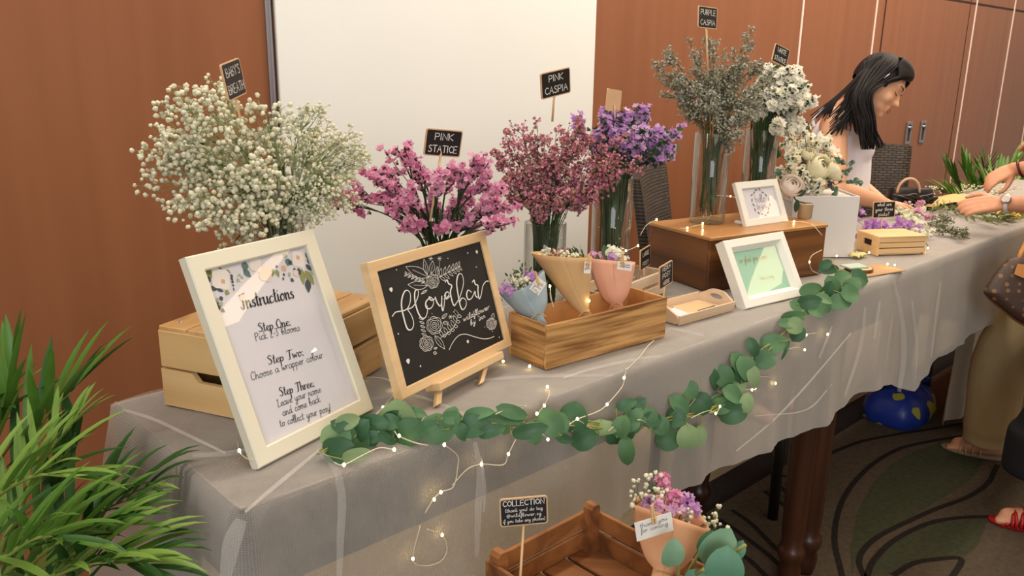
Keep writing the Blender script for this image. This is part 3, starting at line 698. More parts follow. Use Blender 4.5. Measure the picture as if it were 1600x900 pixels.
for L in (((312,240),(150,165),70), ((300,225),(278,112),30), ((330,215),(340,125),36), ((372,235),(372,165),24), ((355,650),(425,745),38), ((300,330),(258,358),14), ((302,300),(165,292),60), ((405,530),(440,495),20), ((412,560),(452,560),22), ((345,770),(368,775),20), ((348,742),(372,735),14)): cleaf(*L)
chalk([(372,245),(430,215),(480,190),(536,160)], .0008); chalk([(395,665),(455,625),(500,570),(520,490)], .0008)
for i, t in enumerate((.12, .3, .48, .64, .78, .9)):
    x, y = 372 + 164 * t, 245 - 85 * t; s_ = 1 - .4 * t
    cleaf((x, y), (x + 8, y - 62 * s_), 20 * s_, False); cleaf((x, y), (x + 42 * s_, y + 34 * s_), 18 * s_, False)
bp = cr([A(395,665,0), A(455,625,0), A(500,570,0), A(520,490,0)], 4)
for i, p in enumerate(bp[1::2] + [bp[-2]]): cleaf((p[0], p[1]), (p[0] - 22, p[1] - 44), 20, False); cleaf((p[0], p[1]), (p[0] + 26, p[1] - 10 + 3 * i), 20, False)
for i in range(6):
    x, y = 282 - 24 * i, 272 - 10 * i; cleaf((x, y), (x - 16, y - 22), 8, False); cleaf((x, y), (x - 22, y + 10), 8, False)
chalk([(290,275),(140,212)], .0006)
for i in range(5):
    x, y = 296 - 5 * i, 650 - 28 * i; cleaf((x, y), (x - 34, y - 14), 12, False)
for cx, cy in ((388,108), (465,518), (326,108)):
    for k in range(6): a = k * PI / 3; chalk([(cx, cy), (cx + 15 * math.cos(a), cy + 15 * math.sin(a))], .0008)
chalk([(388,125),(385,170),(375,200)], .0006)
crose(752, 568, 32); cleaf((758,535),(768,492),22); cleaf((775,570),(788,545),14, False)
write_px(b, PC, 'wildflower', (600 + 566 / 4.5, 380 + 551 / 4.5), (600 + 752 / 4.5, 380 + 460 / 4.5), CC, .0048, lw=.0011, gap=.02, slant=.2)
write_px(b, PC, "by 'inn", (600 + 618 / 4.5, 380 + 578 / 4.5), (600 + 722 / 4.5, 380 + 520 / 4.5), CC, .0044, lw=.0011, gap=.04, slant=.2)
b.build('chalk_drawing', m_chalk, board, smooth=False)
b = MB(); slab(b, PC, .075, -.011, .262, .002, -.018, .014, bev=.0012); b.build('ledge', m_pine, r, smooth=False)
for a_, nm in ((.098, 0), (.238, 1)):
    b = MB(); top = PC(a_, -.004, -.006); ft = A(*Z(*((683, 634) if nm == 0 else (750, 601)), TZ + .006)); 
    b.box((top + ft) / 2, (.0145, .010, np.linalg.norm(top - ft)), np.stack([PC.u, nrm(np.cross(nrm(top - ft), PC.u)), nrm(top - ft)], 1), bev=.001); b.build('leg', m_pinev, r, smooth=False)
b = MB(); top = PC(w * .5, h * .93, -.022); ft = A(*(PC(w * .5, 0, -.02)[:2]), TZ + .006) - .13 * A(PC.n[0], PC.n[1], 0)
b.box((top + ft) / 2, (.018, .008, np.linalg.norm(top - ft)), np.stack([PC.u, nrm(np.cross(nrm(top - ft), PC.u)), nrm(top - ft)], 1), bev=.001); b.build('rear_leg', m_pinev, r, smooth=False)

# ================================================================== little frames by the dark box
def small_frame(name, label, pl, w, h, mg, d, pm, lip, paint, cat='picture frame'):
    r = thing(name, label, cat, tuple(pl(w / 2, 0, 0)))
    b = MB(); ringframe(b, pl, w, h, mg, d, bev=.0015, lip=lip); b.build('frame', m_framewhite2, r, smooth=False)
    ins = mg + (lip[0] if lip else 0); cb = -(lip[1] if lip else .004)
    b = MB(); slab(b, pl, .004, .004, w - .004, h - .004, -d + .001, cb - .003); b.build('backing_board', m_kraftback, r, smooth=False)
    b = MB(); b.add([pl(ins - .002, ins - .002, cb - .0025), pl(w - ins + .002, ins - .002, cb - .0025), pl(w - ins + .002, h - ins + .002, cb - .0025), pl(ins - .002, h - ins + .002, cb - .0025)], [(0, 1, 2, 3)]); pp = b.build('paper', pm, r, smooth=False)
    paint(pl, pp, cb - .0018)
    b = MB(); b.add([pl(ins - .001, ins - .001, cb), pl(w - ins + .001, ins - .001, cb), pl(w - ins + .001, h - ins + .001, cb), pl(ins - .001, h - ins + .001, cb)], [(0, 1, 2, 3)]); b.build('glass_pane', m_pane, r, smooth=False)
    return r
m_framewhite2 = pbr('frame_white_cool', (236, 233, 222), .45)
PM = Plane((1.609, .944, TZ + .0075), -7.6, 30)
def paint_mint(pl, pp, c):
    b = MB(); write(b, pl, 'so glad you came', .045, .108, .10, lw=.0009, c=c, gap=.04, slant=.1); write(b, pl, 'take a posy', .095, .06, .05, lw=.0007, c=c, gap=.04, slant=.1)
    b.build('lettering', pbr('gold_ink', (196, 178, 130), .4, .3), pp, smooth=False)
LOW['j'] = LOW['y']
small_frame('mint_picture_frame', 'deep white frame with mint green card leaning against the dark wooden box', PM, .218, .164, .020, .026, pbr('mint_paper', (170, 214, 188), .7), (.009, .012), paint_mint)
PS2 = Plane((1.853, 1.107, .901), -9.6, 25.4)
m_greyink = pbr('grey_ink', (120, 116, 128), .7)
def paint_small(pl, pp, c):
    b = MB(); write(b, pl, 'hello', .062, .062, .040, lw=.0009, c=c, gap=.03, slant=.1); write(b, pl, 'to you', .062, .044, .040, lw=.0009, c=c, gap=.03, slant=.1)
    for k in range(16):
        t = 2 * PI * k / 16; cx, cy = .082 + .031 * math.cos(t), .061 + .034 * math.sin(t)
        b.add(leafpoly(pl, (cx, cy), (cx + .011 * math.cos(t + 1.2 + (k % 3) * .4), cy + .011 * math.sin(t + 1.2 + (k % 3) * .4)), .0042, c), [tuple(range(12))])
    b.build('wreath_print', m_greyink, pp, smooth=False)
r = small_frame('small_picture_frame', 'small white frame with a leaf wreath card standing on the dark wooden box', PS2, .163, .119, .019, .012, m_paper, None, paint_small)
for a_ in (.018, .14):
    b = MB(); b.box(PS2(a_, .004, -.03) * A(1, 1, 0) + A(0, 0, .9045), (.010, .05, .008), rotz(math.radians(-8))); b.build('foot', m_framewhite2, r, smooth=False)

# ================================================================== little blackboard signs on sticks
m_signwood = pbr('sign_wood', (214, 176, 136), .55, noise=(40, .06))
m_stick = pbr('stick_wood', (218, 182, 136), .55)
def rrect(w, h, r_, n=4):
    out = []
    for cx, cy, a in ((w / 2 - r_, h / 2 - r_, 0), (-w / 2 + r_, h / 2 - r_, PI / 2), (-w / 2 + r_, -h / 2 + r_, PI), (w / 2 - r_, -h / 2 + r_, 1.5 * PI)):
        for i in range(n + 1): t = a + PI / 2 * i / n; out.append((cx + r_ * math.cos(t), cy + r_ * math.sin(t)))
    return out
def sign(label, cen, yaw, lean, roll, w, h, lines, foot, sw=.0022, group=None, both=False, sticktop=.3):
    pl = Plane(cen, yaw, lean, roll)
    r = thing('chalk_sign', label, 'sign', tuple(foot), None)
    b = MB(); b.prism(rrect(w, h, .004), pl.o - pl.n * .0015, pl.u, pl.v, pl.n, .003)
    bd = b.build('board', m_signwood, r, smooth=False)
    e = .0022 * w / .075
    b = MB(); b.prism(rrect(w - 2 * e, h - 2 * e, .003), pl.o + pl.n * .0012, pl.u, pl.v, pl.n, .0006); sl = b.build('slate', m_slate, r, smooth=False)
    b = MB(); n = len(lines)
    for i, (t, wd, ht, font, lw) in enumerate(lines):
        yb = h * (.5 - (i + .80) / n * .92 - .02) if n < 4 else h * (.5 - (.26, .47, .66, .85)[i])
        write(b, pl, t, 0, yb, wd * w, font=font, lw=lw, c=.0022, height=ht * h, centre=True, smooth=font is LOW)
    b.build('lettering', m_chalk, sl, smooth=False)
    top = pl(0, h * (-.5 + sticktop), -.003)
    b = MB(); b.tube([top, A(*foot)], sw, 8); b.build('stick', m_stick, r)
    return pl
C_ = lambda t, wd=.72, ht=.26, lw=.0016: (t, wd, ht, CAP, lw)
# ================================================================== crates, boxes, trays
def boxframe(o, yaw): 
    """local frame on the table: x along the front, y to the back"""
    a = math.radians(yaw); return A(*o), A(math.cos(a), math.sin(a), 0), A(-math.sin(a), math.cos(a), 0), rotz(a)
K = A(0, 0, 1)
TT = TZ + .0055   # surface of the tulle on the table
# pine crate at the left end, turned upside down
o, u, v, R = boxframe((.534, 1.058, TT), 25); w, d, h = .270, .226, .131
mA = wood('crate_pine', (205, 158, 100), (228, 186, 128), rotz=math.radians(27.6), rough=.55, knots=True, scale=.7)
mB = wood('crate_pine_end', (222, 180, 120), (234, 196, 140), rotz=math.radians(117.6), rough=.55, scale=.8)
r = thing('pine_crate', 'pale pine crate under the white filler flowers, cut-out handle in its end', 'crate', tuple(o + u * w / 2 + v * d / 2))
t = .009
def plank(nm, ctr, size, m, par, bev=.0015):
    b = MB(); b.box(o + u * ctr[0] + v * ctr[1] + K * ctr[2], size, R, bev); return b.build(nm, m, par, smooth=False)
for y in (t / 2, d - t / 2):
    for z0, z1 in ((.0, .060), (.066, .122)): plank('side_plank', (w / 2, y, (z0 + z1) / 2), (w - .0, t, z1 - z0), mA, r)
for x in (-t / 2, w + t / 2):
    plank('end_plank', (x, d / 2, .094), (t, d, .060), mB, r)
    b = MB(); hw = d / 2
    poly = [(-hw, 0), (hw, 0), (hw, .061), (.052, .061), (.040, .047), (-.040, .047), (-.052, .061), (-hw, .061)]
    b.prism(poly, o + u * (x - t / 2) + v * d / 2, v, K, u, t); b.build('end_plank', mB, r, smooth=False)
for k in range(4): plank('bottom_slat', (w / 2, d * (k + .5) / 4, h - .004), (w + .016, d / 4 - .004, .008), mA, r)
for x in (.02, w - .02):
    for y in (.02, d - .02):
        b = MB(); b.lathe([(0, .0012), (.0025, .001), (.003, 0)], o + u * x + v * y + K * (h + .0002), 10); b.build('screw', m_chrome, r)
# planter of burnt wood with the posies
m_burnt = wood('burnt_wood', (128, 82, 40), (210, 162, 102), rotz=math.radians(-4.3), rough=.5, knots=False, scale=2.6, contrast=(.34, .62))
m_burnt_in = wood('burnt_wood_inside', (196, 140, 82), (214, 162, 104), rotz=math.radians(-4.3), rough=.55, scale=.6)
m_burnt_y = wood('burnt_wood_end', (118, 74, 34), (206, 156, 98), rotz=math.radians(85.7), rough=.5, scale=2.6, contrast=(.34, .62))
o, u, v, R = boxframe((.994, .970, TT), -4.3); w, d, h = .318, .108, .083; t = .006
PLo, PLu, PLv = o, u, v
r = thing('wooden_planter_box', 'open flamed wood box holding three wrapped posies', 'box', tuple(o + u * w / 2 + v * d / 2))
plank('front_board', (w / 2, t / 2, h / 2), (w, t, h), m_burnt, r, .001); plank('back_board', (w / 2, d - t / 2, h / 2), (w, t, h), m_burnt_in, r, .001)
plank('end_board', (t / 2, d / 2, h / 2), (t, d - 2 * t, h), m_burnt_y, r, .001); plank('end_board', (w - t / 2, d / 2, h / 2), (t, d - 2 * t, h), m_burnt_in, r, .001)
plank('bottom_board', (w / 2, d / 2, .004), (w - 2 * t, d - 2 * t, .007), m_burnt_in, r, .001)
# whitewashed tray with handle holes
m_tray = wood('tray_wood', (208, 178, 146), (222, 194, 162), rotz=math.radians(-3), rough=.6, scale=.8)
o, u, v, R = boxframe((1.394, .972, TT), -3.5); w, d, h = .186, .098, .022
r = thing('wooden_tray', 'pale wooden tray with cut-out handles, holding cards and a pen', 'tray', tuple(o + u * w / 2 + v * d / 2))
TRo, TRu, TRv = o, u, v
plank('bottom_board', (w / 2, d / 2, .003), (w - .01, d - .01, .005), m_tray, r)
for y, sg in ((0, -1), (d, 1)):
    b = MB(); b.prism([(0, 0), (w, 0), (w + .004, h), (-.004, h)], o + v * (y - (.005 if sg > 0 else 0)), u, nrm(K + v * sg * .22), v, .005); b.build('side_board', m_tray, r, smooth=False)
for x, sg in ((0, -1), (w, 1)):
    b = MB(); half = d / 2
    prof = [(-half, 0), (half, 0), (half + .004, h)] + [(half * c_, h + .016 * math.exp(-((c_ / .66) ** 4))) for c_ in np.linspace(.9, -.9, 19)] + [(-half - .004, h)]
    ctr = o + u * x + v * half; vv = nrm(K + u * sg * .25)
    # board with an oval hole: built as an outer strip and an inner strip bridged
    hole = [(.0175 * math.cos(a), .0225 + .0062 * math.sin(a)) for a in np.linspace(0, 2 * PI, 24, endpoint=False)]
    outer = []
    for a in np.linspace(0, 2 * PI, 24, endpoint=False):
        dx, dy = math.cos(a), math.sin(a); best = None
        for i in range(len(prof)):
            p, q = A(*prof[i]) - A(0, .0225), A(*prof[(i + 1) % len(prof)]) - A(0, .0225); e = q - p; den = dx * e[1] - dy * e[0]
            if abs(den) < 1e-12: continue
            tt = (p[0] * e[1] - p[1] * e[0]) / den; s_ = (p[0] * dy - p[1] * dx) / den
            if tt > 0 and -1e-9 <= s_ <= 1 + 1e-9 and (best is None or tt < best): best = tt
        outer.append((dx * best, .0225 + dy * best))
    vs = []
    for c_ in (0, .005):
        for ring in (outer, hole): vs += [ctr + v * p[0] + vv * p[1] + u * (c_ - (.005 if sg > 0 else 0)) for p in ring]
    fs = []
    for i in range(24):
        j = (i + 1) % 24; fs += [(i, j, 24 + j, 24 + i), (48 + i, 48 + j, 72 + j, 72 + i), (i, j, 48 + j, 48 + i), (24 + i, 24 + j, 72 + j, 72 + i)]
    b.add(vs, fs); b.build('handle_board', m_tray, r, smooth=False, recalc=True)
o2 = o + u * .055 + v * .05 + K * .0065
b = MB(); b.box(o2, (.085, .052, .0015), rotz(math.radians(6)), .0003); tag(b.build('note_card', m_paper, loc=tuple(o2), smooth=False), 'white note card lying in the pale tray', 'card')
o2 = o + u * .12 + v * .055 + K * .0068
b = MB(); b.box(o2, (.09, .056, .002), rotz(math.radians(-12)), .0003); tag(b.build('kraft_card', pbr('card_tan', (222, 188, 140), .8), loc=tuple(o2), smooth=False), 'tan card lying in the pale tray under the pen', 'card')
p0, p1 = Z(1082, 490, TT + .012), Z(1108, 482.5, TT + .012)
r = thing('black_pen', 'black pen lying across the cards in the pale tray', 'pen', tuple((p0 + p1) / 2))
b = MB(); b.tube([p0 + (p1 - p0) * t for t in (-.1, .4)], [.001, .0022], 8); b.build('grip', pbr('brass', (190, 156, 96), .3, .8), r)
b = MB(); b.tube([p0 + (p1 - p0) * t for t in (.4, 1.35)], .0042, 8); b.build('barrel', pbr('pen_black', (24, 22, 22), .35), r)
# whitewashed slatted crate behind the planter
m_wash = wood('whitewash', (206, 184, 158), (222, 202, 178), rotz=math.radians(12), rough=.7, scale=.8)
o, u, v, R = boxframe((1.295, 1.100, TT), 9); w, d = .285, .082
r = thing('slatted_crate', 'whitewashed slatted crate behind the flamed planter', 'crate', tuple(o + u * w / 2 + v * d / 2))
for y in (.004, d - .004):
    for z in (.016, .048): plank('side_slat', (w / 2, y, z), (w, .006, .024), m_wash, r)
for x in (.004, w - .004):
    for z in (.016, .048): plank('end_slat', (x, d / 2, z), (.006, d - .02, .024), m_wash, r)
for x in (.010, w - .010):
    for y in (.010, d - .010): plank('corner_post', (x, y, .030), (.01, .01, .058), m_wash, r)
plank('bottom_board', (w / 2, d / 2, .004), (w - .02, d - .02, .006), m_wash, r)
# dark wooden box
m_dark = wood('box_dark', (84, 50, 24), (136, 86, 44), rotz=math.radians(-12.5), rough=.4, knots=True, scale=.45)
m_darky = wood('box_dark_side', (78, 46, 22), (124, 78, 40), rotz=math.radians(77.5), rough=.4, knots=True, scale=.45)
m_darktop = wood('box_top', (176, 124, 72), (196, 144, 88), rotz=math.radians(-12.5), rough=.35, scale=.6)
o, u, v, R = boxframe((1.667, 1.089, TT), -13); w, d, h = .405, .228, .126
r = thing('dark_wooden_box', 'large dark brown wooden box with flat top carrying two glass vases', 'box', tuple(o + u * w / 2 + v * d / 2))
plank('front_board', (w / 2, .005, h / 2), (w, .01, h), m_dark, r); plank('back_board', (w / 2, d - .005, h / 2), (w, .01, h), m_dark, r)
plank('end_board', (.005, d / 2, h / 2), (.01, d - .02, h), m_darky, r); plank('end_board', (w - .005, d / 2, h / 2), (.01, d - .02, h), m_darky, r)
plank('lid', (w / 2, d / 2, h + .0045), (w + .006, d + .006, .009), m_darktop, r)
BT = TT + h + .009   # top of the dark box
# white flower box
o = A(2.322, 1.035, TT); l = Z(1240, 305, .945); uu = nrm(A(o[0] - l[0], o[1] - l[1], 0)); wl = math.hypot(o[0] - l[0], o[1] - l[1])
yaw = math.degrees(math.atan2(uu[1], uu[0])); o, u, v, R = boxframe((l[0], l[1], TT), yaw); w, d, h = wl, .15, .178
m_card = pbr('white_card', (226, 220, 214), .6)
r = thing('white_flower_box', 'tall white card box with the white rose arrangement on top', 'box', tuple(o + u * w / 2 + v * d / 2))
for c_, s_ in (((w / 2, .002, h / 2), (w, .004, h)), ((w / 2, d - .002, h / 2), (w, .004, h)), ((.002, d / 2, h / 2), (.004, d - .008, h)), ((w - .002, d / 2, h / 2), (.004, d - .008, h))): plank('side_panel', c_, s_, m_card, r, .0006)
plank('bottom_panel', (w / 2, d / 2, .002), (w - .01, d - .01, .004), m_card, r, .0006)
plank('insert', (w / 2 - .01, d / 2, h - .012), (w - .014, d - .012, .02), m_card, r, .002)
WBo, WBu, WBv, WBw, WBd, WBh = o, u, v, w, d, h
# little lidded crate to the right
m_ply = wood('ply_wood', (226, 182, 126), (236, 198, 146), rotz=math.radians(-38), rough=.55, scale=.8)
o, u, v, R = boxframe((2.397, .994, TT), -31); w, d, h = .150, .105, .058
r = thing('mini_crate', 'small pale plywood crate beside the purple loose stems', 'crate', tuple(o + u * w / 2 + v * d / 2))
for y in (.003, d - .003):
    for z in (.013, .0305, .047): plank('side_slat', (w / 2, y, z + .0), (w, .005, .0155 if z != .0305 else .014), m_ply, r, .0008)
for x in (-.002, w + .002):
    b = MB(); hw = d / 2
    for (z0, z1, y0, y1) in ((0, .024, -hw, hw), (.042, .056, -hw, hw), (.024, .042, -hw, -.020), (.024, .042, .020, hw)):
        b.box(o + u * x + v * (d / 2 + (y0 + y1) / 2) + K * (z0 + z1) / 2, (.005, y1 - y0, z1 - z0), R, .0004)
    b.build('end_board', m_ply, r, smooth=False)
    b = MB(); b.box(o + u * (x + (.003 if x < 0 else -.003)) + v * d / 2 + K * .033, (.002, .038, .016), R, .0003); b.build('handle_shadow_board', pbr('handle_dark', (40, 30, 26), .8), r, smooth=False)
plank('lid', (w / 2, d / 2, h - .002), (w + .006, d + .004, .004), m_ply, r, .0008); plank('bottom_board', (w / 2, d / 2, .003), (w - .01, d - .01, .004), m_ply, r, .0008)
SCt = o + u * w / 2 + v * d / 2 + K * h
# kraft board, wood slice, mint card at the table edge
o, u, v, R = boxframe((2.13, .895, TT), -8); b = MB(); c_ = A(2.20, .925, TT + .0012); b.box(c_, (.17, .085, .0024), rotz(math.radians(-14)), .0005)
tag(b.build('kraft_board', pbr('kraft', (186, 146, 104), .8, noise=(30, .08)), loc=tuple(c_), smooth=False), 'flat brown board at the table edge under the wood slice', 'board')
c_ = A(2.165, .945, TT + .0030)
r = thing('wood_slice', 'round bark-edged slice of wood at the table edge', 'wood slice', tuple(c_))
b = MB(); b.lathe([(0, .009), (.034, .009), (.0348, .008), (.0348, .0005)], c_, 36, cap1=True); b.build('cut_face', wood('slice_face', (214, 168, 114), (228, 186, 134), scale=.5), r)
b = MB(); b.lathe([(.0350, 0), (.0362, .001), (.0360, .0085), (.0350, .0092)], c_, 36); b.build('bark', pbr('bark', (110, 80, 54), .9, noise=(60, .3)), r)
c2 = c_ + A(-.012, .008, .0095)
b = MB(); b.box(c2 + K * .0025, (.062, .042, .0045), rotz(math.radians(-25)), .0006); tag(b.build('mint_card_box', pbr('mint_card', (178, 196, 178), .7), loc=tuple(c2), smooth=False), 'flat pale green card packet lying on the wood slice', 'card')
c3_ = A(*Z(1341, 402, TT))
b = MB(); P = [[c3_ + A((i - 3) * .010, (j - 2) * .008, .004 + .006 * math.sin(i * 1.3 + j) ** 2 + .004 * (i % 2)) for j in range(5)] for i in range(7)]; b.grid(P); oo = b.build('yellow_tissue', pbr('tissue_yellow', (240, 226, 160), .8, trans=.3), loc=tuple(c3_))
tag(oo, 'crumpled pale yellow tissue beside the white flower box', 'tissue'); md = oo.modifiers.new('solid', 'SOLIDIFY'); md.thickness = .001
# kraft pot with one pale rose
pc_ = Z(1258, 341, BT); pc_[0] -= .004
r = thing('kraft_pot', 'small kraft covered pot on the dark box beside the little frame', 'pot', tuple(pc_))
b = MB(); b.lathe([(0, .001), (.017, .0005), (.0185, .002), (.020, .038), (.0205, .040), (.0195, .0405), (.0185, .038), (.017, .008), (0, .008)], pc_, 26); b.build('body', pbr('kraft_pot', (176, 152, 118), .8, noise=(40, .06)), r)
b = MB(); b.lathe([(.0203, .0385), (.0214, .0395), (.0214, .0415), (.0203, .0425), (.0195, .0415)], pc_, 26); b.build('rim', pbr('pot_rim', (200, 184, 158), .5), r)

# ================================================================== vases
m_vase = thinglass('vase_glass', (.95, .97, .96), 1.5, edge=1.0, pw_=2.6)
m_vbase = thinglass('vase_glass_thick', (.88, .93, .91), 1.5)
def vase(label, c, rad, h):
    r = thing('cylinder_vase', label, 'vase', tuple(c))
    b = MB(); b.lathe([(rad - .003, .0), (rad, .004), (rad, h - .001), (rad - .0012, h), (rad - .0025, h - .001), (rad - .0025, .012)], c, 40); b.build('wall', m_vase, r)
    b = MB(); b.lathe([(0, .0005), (rad - .004, .0005), (rad - .0022, .003), (rad - .003, .010), (rad * .6, .012), (0, .012)], c, 40); b.build('thick_base', m_vbase, r)
    return A(*c), rad, h
CT = TT + .131
V_bb = vase('clear glass vase of baby\'s breath standing on the pine crate', Z(431, 470, CT) * 0 + A(.622, 1.215, CT), .040, .165)
V_ps = vase('glass vase of pink statice behind the chalkboard', A(.945, 1.215, TT), .042, .19)
V_pc = vase('glass vase of pink caspia behind the flamed planter', A(1.222, 1.205, TT), .0445, .208)
V_pu = vase('tall glass vase of purple statice beside the dark box', A(1.505, 1.262, TT), .0475, .275)
V_tall = vase('tall glass vase of grey caspia at the near end of the dark box top', A(1.833, 1.215, BT), .0455, .232)
V_ws = vase('glass vase of white statice behind the small frame on the dark box', A(2.042, 1.200, BT), .044, .232)

# ================================================================== cut flowers
m_stemg = pbr('stem_green', (58, 84, 40), .6, noise=(40, .15))
m_stemd = pbr('stem_dark', (34, 58, 30), .6, noise=(40, .15))
m_stemo = pbr('stem_olive', (112, 122, 66), .6)
m_stemk = pbr('stem_khaki', (98, 96, 62), .7)
ICO = None
def ico():
    global ICO
    if ICO is None:
        b = bmesh.new(); bmesh.ops.create_icosphere(b, subdivisions=1, radius=1); vv = [A(*x.co) for x in b.verts]; b.verts.ensure_lookup_table(); ff = [tuple(q.index for q in f.verts) for f in b.faces]; b.free(); ICO = (np.array(vv), ff)
    return ICO
def ico2():
    b = bmesh.new(); bmesh.ops.create_icosphere(b, subdivisions=2, radius=1); vv = np.array([tuple(x.co) for x in b.verts]); ff = [tuple(q.index for q in f.verts) for f in b.faces]; b.free(); return vv, ff
ICO2 = ico2()
def puff(b, c, r_, mi=0, jit=.25):
    v, f = ICO2 if r_ > .0028 else ico()
    b.add(A(*c) + v * (r_ * (1 + jit * (rng.rand(len(v), 1) - .5) * 2)), f, mi)
def cup(b, c, d, r_, mi=0, petals=5, deep=.6):
    """a small ruffled floret facing d"""
    u_, w_, d = frame_of(d); n = petals * 2; vs = [A(*c)]; a0 = rng.rand() * 6
    for ring, (rr, hh) in enumerate(((.5, .35), (1.0, deep))):
        for k in range(n):
            a = a0 + 2 * PI * k / n; q = rr * (1 + (.16 if k % 2 else -.12) * ring + .1 * rng.randn() * ring); z = hh + (.22 if k % 2 else -.12) * ring + .1 * rng.randn() * ring
            vs.append(A(*c) + r_ * (q * math.cos(a) * u_ + q * math.sin(a) * w_ + z * d))
    fs = [(0, 1 + k, 1 + (k + 1) % n) for k in range(n)] + [(1 + k, 1 + n + k, 1 + n + (k + 1) % n, 1 + (k + 1) % n) for k in range(n)]
    b.add(vs, fs, mi)
def speck(b, c, d, r_, mi=0):
    u_, w_, d = frame_of(d); a = rng.rand() * 6; vs = [A(*c)]
    for k in range(5): t = a + 2 * PI * k / 5; vs.append(A(*c) + r_ * (math.cos(t) * u_ + math.sin(t) * w_) + d * r_ * (1.1 + .3 * (k % 2)))
    vs.append(A(*c) + d * r_ * .9)
    b.add(vs, [(0, 1 + k, 1 + (k + 1) % 5) for k in range(5)] + [(6, 1 + (k + 1) % 5, 1 + k) for k in range(5)], mi)
def unit(): return nrm(rng.randn(3))
def stem_path(V, tip, spread=.75, low=.1):
    """from the foot of the vase, over its rim towards the tip"""
    c, rad, h = V; tip = A(*tip)
    dirxy = (tip - c)[:2]; L = np.linalg.norm(dirxy) + 1e-6; ex = A(*(dirxy / L), 0)
    off = rng.randn(2) * rad * .22
    p_rim = c + ex * rad * min(spread, .2 + L * 3.2) + A(off[0], off[1], 0) + K * h
    q = (p_rim - c)[:2]; ql = np.linalg.norm(q)
    if ql > rad * .84: p_rim[:2] = c[:2] + q / ql * rad * .84
    p_bot = c - ex * rad * .35 * rng.rand() + A(off[0], off[1], 0) * .8 + K * (.018 + low * h * rng.rand())
    mid = p_rim + (tip - p_rim) * .45 + K * .02 * np.linalg.norm(tip - p_rim) / .15
    return cr([p_bot, p_bot + (p_rim - p_bot) * .55, p_rim, mid, tip], 5)
def bouquet(name, label, V, cat='flowers'):
    return thing(name, label, cat, tuple(V[0] + K * .013))
def add_leaf(b, base, d, n, L, w, mi=0, fold=.15, curl=.2, k=5):
    """a thin pointed leaf blade"""
    d = nrm(d); n = nrm(n - d * (A(*n) @ d)); s = np.cross(d, n); P = []
    for i in range(k + 1):
        t = i / k; ww = w / 2 * math.sin(PI * min(1, t * .92 + .06)) ** .8; c = A(*base) + d * L * t - n * curl * L * t * t
        P.append([c - s * ww + n * fold * ww, c, c + s * ww + n * fold * ww])
    b.grid(P, mi)
# ---- baby's breath
m_puff = pbr('gyp_white', (240, 236, 208), .8, noise=(300, .05), trans=.2)
m_puffg = pbr('gyp_bud', (206, 206, 160), .8, trans=.2)
m_gstem = pbr('gyp_stem', (142, 152, 104), .7)
r = bouquet('babys_breath', "big airy cloud of white baby's breath in the vase on the pine crate", V_bb)
tips = [(285,160,30),(262,205,32),(250,250,28),(262,300,34),(300,330,28),(330,180,34),(340,355,22),(318,250,40),(360,300,38),(385,340,28),(372,215,40),(300,210,36),(415,180,30),(430,235,40),(430,300,36),(395,265,40),(470,240,36),(480,300,30),(475,180,28),(505,200,34),(520,250,34),(545,225,28),(555,255,26),(535,300,26),(500,330,22),(310,285,36),(375,370,16),(290,250,34),(450,340,26),(512,280,30),(340,140,24)]
for i, (x, y, R_) in enumerate(tips):
    f0 = fwd(V_bb[0] + A(0, 0, .3)) + rng.uniform(-.10, .10); tip = D(x, y, f0); rad = R_ / FPX * f0 * 1.18
    p = stem_path(V_bb, D(*px(tip), f0)); b = MB(); bl = MB(); right = x > 465
    b.tube(p, [.0016, .0012, .0007], 5)
    nb = 19 if not right else 15
    for k in range(nb):
        t = rng.uniform(.55, .98); q0 = p[int(t * (len(p) - 1))]; dv = unit() * A(1, 1, .9); q2 = tip + dv * rad * rng.uniform(.3, 1.0) ** .6
        if t < .75: q2 = q2 * .75 + q0 * .25
        q1 = (q0 + q2) / 2 + unit() * .006 + K * .004
        bp_ = cr([q0, q1, q2], 3); b.tube(bp_, [.00055, .00035], 4)
        for m in range(5 if not right else 8):
            e = q2 + unit() * (.013 if not right else .012); s0 = bp_[-2] if m % 2 else q2
            b.tube([s0, e], .00032, 3, cap=False)
            if right: puff(bl, e, rng.uniform(.0018, .0033), 1 if rng.rand() < .25 else 0)
            else: puff(bl, e, rng.uniform(.0027, .0043), 0)
        if rng.rand() < .5: add_leaf(b, q0, q1 - q0, unit(), .022, .003, 1)
    sp = b.build('sprig', [m_gstem, m_stemg], r); bl.build('blossoms', [m_puff, m_puffg], sp)
b = MB()
for k in range(26):
    a = rng.rand() * 6.28; q = V_bb[0] + A(math.cos(a) * .030 * rng.rand() ** .5, math.sin(a) * .030 * rng.rand() ** .5, .02); b.tube([q, V_bb[0] + A((q - V_bb[0])[0] * .7, (q - V_bb[0])[1] * .7, .16 + .02 * rng.rand())], .0016, 5)
    add_leaf(b, q + K * (.08 + .05 * rng.rand()), A(rng.randn() * .4, rng.randn() * .4, 1), unit(), .05, .007)
b.build('stems', m_stemd, r)
sign("blackboard stick sign reading BABY'S BREATH above the white filler flowers", D(364.5, 124, 1.225), 36, 4, 11, .056, .053, [C_("BABY'S", .74, .25, .0011), C_('BREATH', .84, .25, .0011)], D(381, 212, 1.27))

